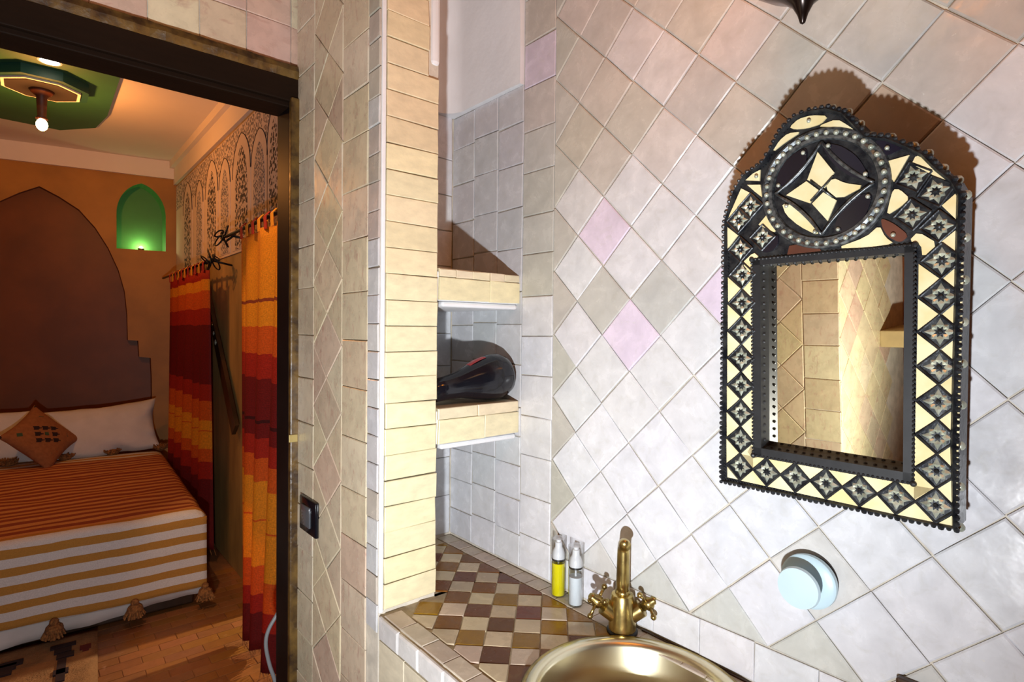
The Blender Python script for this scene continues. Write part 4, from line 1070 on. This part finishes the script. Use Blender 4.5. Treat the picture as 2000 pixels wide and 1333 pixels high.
B().prism([(x, y_) for x, y_ in octa(0, 0, .150, .135)], loc3, .058, .063).obj('filigree_plate', M['ceil_lace'], lp_)
o = B().lathe([(.055, -.064), (.045, -.078), (.024, -.095), (.020, -.20), (.028, -.215)][::-1], 20).obj('stem', M['rust'], lp_, smooth=True)
B().ball((0, 0, -.245), .026, 16, 10, (1, 1, 1.25)).obj('bulb', M['bulb'], lp_, smooth=True)
bpy.data.objects['bedroom_bulb'].location = (.045, 3.99, BT-.022-.245-.075)
cs_ = thing('recessed_spot', 'small lit recessed spotlight in the green ceiling panel', 'lamp', (.073, 3.68, BT-.022))
B().lathe([(.050, -.008), (.050, 0)], 24).obj('ring', M['whiteplastic'], cs_)
B().lathe([(.0, -.014), (.030, -.012), (.040, -.0085)], 24).obj('lens', M['spot'], cs_, smooth=True)
# ---- bed
bed = thing('bed', 'low double bed with a white mattress and sheets', 'bed', (-.06, 4.25, 0), (0, 0, math.radians(-2.5)))
bx0, bx1, by0, by1 = -.80, .790, -.985, .98
o = B().box(bx0+.03, bx1-.05, by0+.05, by1, 0, .14, .01).obj('base', M['wood'], bed)
o = B().box(bx0, bx1-.012, by0+.025, by1, .13, .472, .05).obj('mattress', M['linen'], bed); smooth_by_angle(o, 50)
# hanging sheet below the blanket hem
sh = B(); ns_ = 60
for i in range(ns_+1):
    u = i/ns_; x = bx0+(bx1-.01-bx0)*u; w_ = .012*math.sin(u*23)+.006*math.sin(u*61)
    for (dy, z) in ((.012, .30), (.002, .18), (w_*.6, .085+.02*math.sin(u*9)), (w_, .052+.018*math.sin(u*7+1))): sh.v.append(Vector((x, by0+dy-.002, z)))
for i in range(ns_):
    for k in range(3): sh.f.append((i*4+k, (i+1)*4+k, (i+1)*4+k+1, i*4+k+1))
o = sh.obj('sheet', M['linen'], bed, smooth=True, fix=False); s2 = o.modifiers.new('thickness', 'SOLIDIFY'); s2.thickness = .004
# ---- striped blanket
bl = thing('striped_blanket', 'striped blanket on the bed, white and ochre at the foot, warm shade painted rust on top', 'blanket', (-.06, 4.25, .472), (0, 0, math.radians(-2.5)))
path = []; yh = .80
Ltop = yh-(by0+.03)
for i in range(41): path.append((yh-Ltop*i/40, .012))
for i in range(1, 8):
    a = i/7*math.pi/2; path.append((by0+.03-.045*math.sin(a), .012-.045+.045*math.cos(a)))
for i in range(1, 17): path.append((by0-.015-.008*i/16, -.033-(.325)*i/16))
arc = [0]
for i in range(1, len(path)): arc.append(arc[-1]+math.hypot(path[i][0]-path[i-1][0], path[i][1]-path[i-1][1]))
nx = 70; vs = []; uv = []
for j, (yv_, zv_) in enumerate(path):
    for i in range(nx+1):
        u = i/nx; x = bx0-.01+(bx1+.006-bx0)*u
        nz_ = noise.noise(Vector((x*5, yv_*7, 0)))*.008+noise.noise(Vector((x*2.2, yv_*16, 3)))*.005
        z = zv_; yy_ = yv_
        if j <= 44:
            z += nz_+.006
            edge = max(0, (u-.965)/.035); z -= .035*edge**2
            yy_ = yv_ + .07*(0.5-u)*(j < 40)*(1-j/40)
        else: yy_ += noise.noise(Vector((x*4, zv_*3, 5)))*.014*min(1, (j-44)/10); z += .012*math.sin(u*5)*((j-48)/16 if j > 48 else 0)
        vs.append((x, yy_, z)); uv.append((x, arc[-1]-arc[j]+.03))
fs = [(j*(nx+1)+i, j*(nx+1)+i+1, (j+1)*(nx+1)+i+1, (j+1)*(nx+1)+i) for j in range(len(path)-1) for i in range(nx)]
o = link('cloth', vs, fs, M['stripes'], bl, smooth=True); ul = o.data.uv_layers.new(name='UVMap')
for lp in o.data.loops: ul.data[lp.index].uv = uv[lp.vertex_index]
s2 = o.modifiers.new('thickness', 'SOLIDIFY'); s2.thickness = .006
def tassel(x, y_, z, down=True):
    b_ = B(); r_ = random.Random(int(x*1000))
    for k in range(70):
        a = r_.uniform(0, 6.28); w_ = r_.uniform(.2, 1)**.6
        dv = Vector((math.cos(a)*w_*.045, math.sin(a)*w_*.045, -.065 if down else r_.uniform(.0, .03)))
        if not down: dv = Vector((math.cos(a)*w_*.06, math.sin(a)*w_*.05, .012+.03*r_.random()))
        b_.tube([(x, y_, z), (x+dv.x*.5, y_+dv.y*.5, z+dv.z*.35), (x+dv.x, y_+dv.y, z+dv.z)], .0042, 4)
    b_.ball((x, y_, z), .018, 8, 6)
    if not down: b_.ball((x, y_, z+.01), .04, 10, 6, (1, .8, .6))
    else: b_.ball((x, y_, z-.035), .034, 10, 6, (1, 1, .9))
    b_.obj('tassel', M['tassel'], bl)
for x in (.775, .475, .175, -.13, -.43): tassel(x, by0-.045, -.358+.462-.462)
for x in (.775, .475, .20, -.1): tassel(x, .80-.09*(x > .7)*0-.03*(.5-(x+.8)/1.58), .03, False)
# ---- pillows and cushion
def pillow(name, label, cat, w_, h_, t_, loc, rot, mat, ruffle=.03, group=None, seed=1):
    n_ = 26; vs = []; uv = []
    t = thing(name, label, cat, loc, rot, group)
    for side in (1, -1):
        for j in range(n_+1):
            for i in range(n_+1):
                u, v = i/n_*2-1, j/n_*2-1
                th = t_*max(0, (1-abs(u)**2.6))**.6*max(0, (1-abs(v)**2.6))**.6
                x = u*w_/2*(1-.10*(1-v*v)*abs(u)**3*1.0); z = v*h_/2*(1-.10*(1-u*u)*abs(v)**3)
                nn_ = noise.noise(Vector((u*2.2+seed, v*2.2, seed)))*ruffle
                edge = max(abs(u), abs(v))**6
                vs.append((x, side*(th+.003)+nn_*edge*.9, z+nn_*.6))
    m_ = (n_+1)**2; fs = []
    for s_ in range(2):
        for j in range(n_):
            for i in range(n_):
                q_ = (s_*m_+j*(n_+1)+i, s_*m_+j*(n_+1)+i+1, s_*m_+(j+1)*(n_+1)+i+1, s_*m_+(j+1)*(n_+1)+i)
                fs.append(q_ if s_ else q_[::-1])
    bd_ = [i for i in range(n_+1)]+[j*(n_+1)+n_ for j in range(1, n_+1)]+[n_*(n_+1)+i for i in range(n_-1, -1, -1)]+[j*(n_+1) for j in range(n_-1, 0, -1)]
    for k in range(len(bd_)):
        a, b_ = bd_[k], bd_[(k+1) % len(bd_)]; fs.append((a, b_, m_+b_, m_+a))
    o = link('cover', vs, fs, mat, t, smooth=True)
    return t
pillow('pillow', 'white pillow leaning at the right end of the bed head', 'pillow', .70, .40, .085, (.40, 5.14, .455+.205), (math.radians(-22), math.radians(-5), math.radians(-6)), M['linen'], .05, 'white bed pillows', 2)
pillow('pillow', 'white pillow half hidden behind the embroidered cushion', 'pillow', .70, .40, .085, (-.32, 5.26, .455+.205), (math.radians(-22), math.radians(2), math.radians(-6)), M['linen'], .04, 'white bed pillows', 5)
ck = pillow('cushion', 'brown cushion standing on its corner, embroidered in black and green', 'cushion', .36, .36, .055, (.045, 4.97, .49+.185), (math.radians(-50), math.radians(45), math.radians(-4)), M['box'], .015, None, 8)
# motifs laid on the front face (front is local -y); cushion axes turned back by 45 degrees
def motif(px_, pz_, shape, mat, name):
    c45 = math.cos(math.radians(45)); b_ = B()
    for (x0, x1, z0, z1) in shape:
        poly = [(px_+a, pz_+c) for a, c in rect(x0, x1, z0, z1)]
        vs = []
        for dd in (0, .003):
            for (a, c) in poly:
                lx, lz = (a*c45-c*c45), (a*c45+c*c45)
                u, v = min(1, abs(lx)/.165), min(1, abs(lz)/.165)
                th = .055*max(0, (1-u**2.6))**.6*max(0, (1-v**2.6))**.6
                vs.append((lx, -(th+.0035+dd), lz))
        b_.add(vs, [(0, 1, 2, 3), (7, 6, 5, 4), (0, 4, 5, 1), (1, 5, 6, 2), (2, 6, 7, 3), (3, 7, 4, 0)])
    b_.obj(name, mat, ck)
for ix in (-1, 0, 1):
    for iz in (-1, 0, 1):
        if ix == 0 and iz == 0: motif(0, 0, [(-.011, .011, -.011, .011)], M['motif_green'], 'green_motif'); continue
        motif(ix*.052, iz*.046, [(-.018, .016, .004, .012), (-.016, .018, -.006, .003), (-.018, .010, -.015, -.007), (.016, .030, -.003, .001)], M['motif_dark'], 'dark_motif')
for (a, c) in ((0, .15), (0, -.15), (.15, 0), (-.15, 0)): motif(a, c, [(-.014, .014, -.012, .012)], M['motif_green'], 'green_motif')
eg = B(); ring = []
for (u0, v0, u1, v1) in ((-1, -1, 1, -1), (1, -1, 1, 1), (1, 1, -1, 1), (-1, 1, -1, -1)):
    for k in range(12):
        u, v = u0+(u1-u0)*k/12, v0+(v1-v0)*k/12
        ring.append((u*.165*(1-.10*(1-v*v)*abs(u)**3), 0, v*.165*(1-.10*(1-u*u)*abs(v)**3)))
eg.tube(ring+[ring[0]], .0045, 6, False)
for (u, v) in ((1, 1), (-1, -1), (1, -1), (-1, 1)): eg.ball((u*.168, 0, v*.168), .011, 8, 6)
eg.obj('piping', M['motif_dark'], ck, smooth=True)
# ---- rug
rg_ = thing('rug', 'cream wool rug with dark motifs at the foot of the bed', 'rug', (-.42, 2.85, 0), (0, 0, math.radians(-4)))
rb_ = B(); nx_, ny_ = 26, 20
for j in range(ny_+1):
    for i in range(nx_+1):
        x, y_ = -.62+1.24*i/nx_, -.62+1.10*j/ny_
        rb_.v.append(Vector((x, y_, .010+.003*noise.noise(Vector((x*6, y_*6, 0))))))
for j in range(ny_):
    for i in range(nx_): rb_.f.append((j*(nx_+1)+i, j*(nx_+1)+i+1, (j+1)*(nx_+1)+i+1, (j+1)*(nx_+1)+i))
o = rb_.obj('pile', M['rug'], rg_, smooth=True); s2 = o.modifiers.new('thickness', 'SOLIDIFY'); s2.thickness = .010; s2.offset = -1
def rugmotif(wx, wy, shape, mat=M['motif_dark']):
    c_, s_ = math.cos(math.radians(4)), math.sin(math.radians(4)); dx, dy = wx+.42, wy-2.85
    lx, ly = c_*dx-s_*dy, s_*dx+c_*dy
    bq = B()
    for (a0, a1, c0, c1) in shape: bq.box(lx+a0, lx+a1, ly+c0, ly+c1, .008, .0165)
    bq.obj('motif', mat, rg_)
rugmotif(.10, 3.16, [(-.045, .045, .0, .03), (-.03, .03, -.05, -.01), (-.02, .04, -.10, -.06), (-.015, .015, -.30, -.11), (-.025, .025, -.24, -.20)])
rugmotif(.175, 3.10, [(-.02, .02, -.012, .02), (-.01, .012, -.03, -.012)], plain('dark_red_wool', (.16, .015, .012), .95))
rugmotif(-.085, 3.12, [(-.05, .03, -.03, .02), (-.03, .05, .0, .04), (-.02, .02, -.07, -.03)])
rugmotif(-.09, 2.93, [(-.05, .04, -.02, .03), (-.02, .05, -.06, -.02), (-.06, -.01, -.10, -.05)])
# ---- loose cable by the door frame
cb_ = thing('loose_cable', 'grey cable hanging in a curve beside the door frame', 'cable', (.53, 1.66, 0))
pts = [(.012, -.02, H-.765), (.020, 0, H-.79), (.0074, 0, H-.82), (-.018, 0, H-.86), (-.026, 0, H-.90), (-.016, 0, H-.962), (.0, .0, H-1.02), (.012, .01, H-1.10), (.012, .02, .20), (.02, .04, .04), (.06, .10, .006), (.15, .2, .006)]
sm_pts = []
P_ = [Vector(p) for p in pts]
for i in range(len(P_)-1):
    a0, a1, a2_, a3 = P_[max(0, i-1)], P_[i], P_[i+1], P_[min(len(P_)-1, i+2)]
    for k in range(6):
        t = k/6; sm_pts.append(.5*((2*a1)+(a2_-a0)*t+(2*a0-5*a1+4*a2_-a3)*t*t+(3*a1-a0-3*a2_+a3)*t**3))
sm_pts.append(P_[-1])
B().tube(sm_pts, .0055, 10).obj('sheath', M['cord_grey'], cb_, smooth=True)

# ================================================================== pieces of parts go one level deeper
def nest(thing_name, part, subs):
    for t in [o for o in bpy.data.objects if o.parent is None and o.name.split('.')[0] == thing_name]:
        ps = [c for c in t.children if c.name.split('.')[0] == part]
        if not ps: continue
        for c in [c for c in t.children if c.name.split('.')[0] in subs]:
            c.location = Vector(c.location)-Vector(ps[0].location); c.parent = ps[0]
nest('striped_curtain', 'cloth', ('tab', 'fringe')); nest('striped_blanket', 'cloth', ('tassel',)); nest('light_switch', 'plate', ('rocker',))
nest('hair_dryer', 'body', ('red_switch', 'nozzle')); nest('cushion', 'cover', ('dark_motif', 'green_motif', 'piping')); nest('rug', 'pile', ('motif',))
nest('alcove_light', 'housing', ('bulb',)); nest('recessed_spot', 'ring', ('lens',)); nest('soap_bottle', 'shell', ('liquid',)); nest('ornamental_staff', 'shaft', ('inlaid_stud',))
nest('sink_basin', 'bowl', ('drain',)); nest('ceiling_lamp', 'stem', ('bulb',)); nest('curtain_rod', 'pole', ('finial',)); nest('wall_hanging', 'cloth', ('lace_panel', 'arch_ground', 'arch_outline', 'scroll_border'))
va = [c for c in tp.children if c.name.startswith('valve_arm')]; ch = [c for c in tp.children if c.name.startswith('cross_handle')]
for a, c in zip(va, ch): c.parent = a
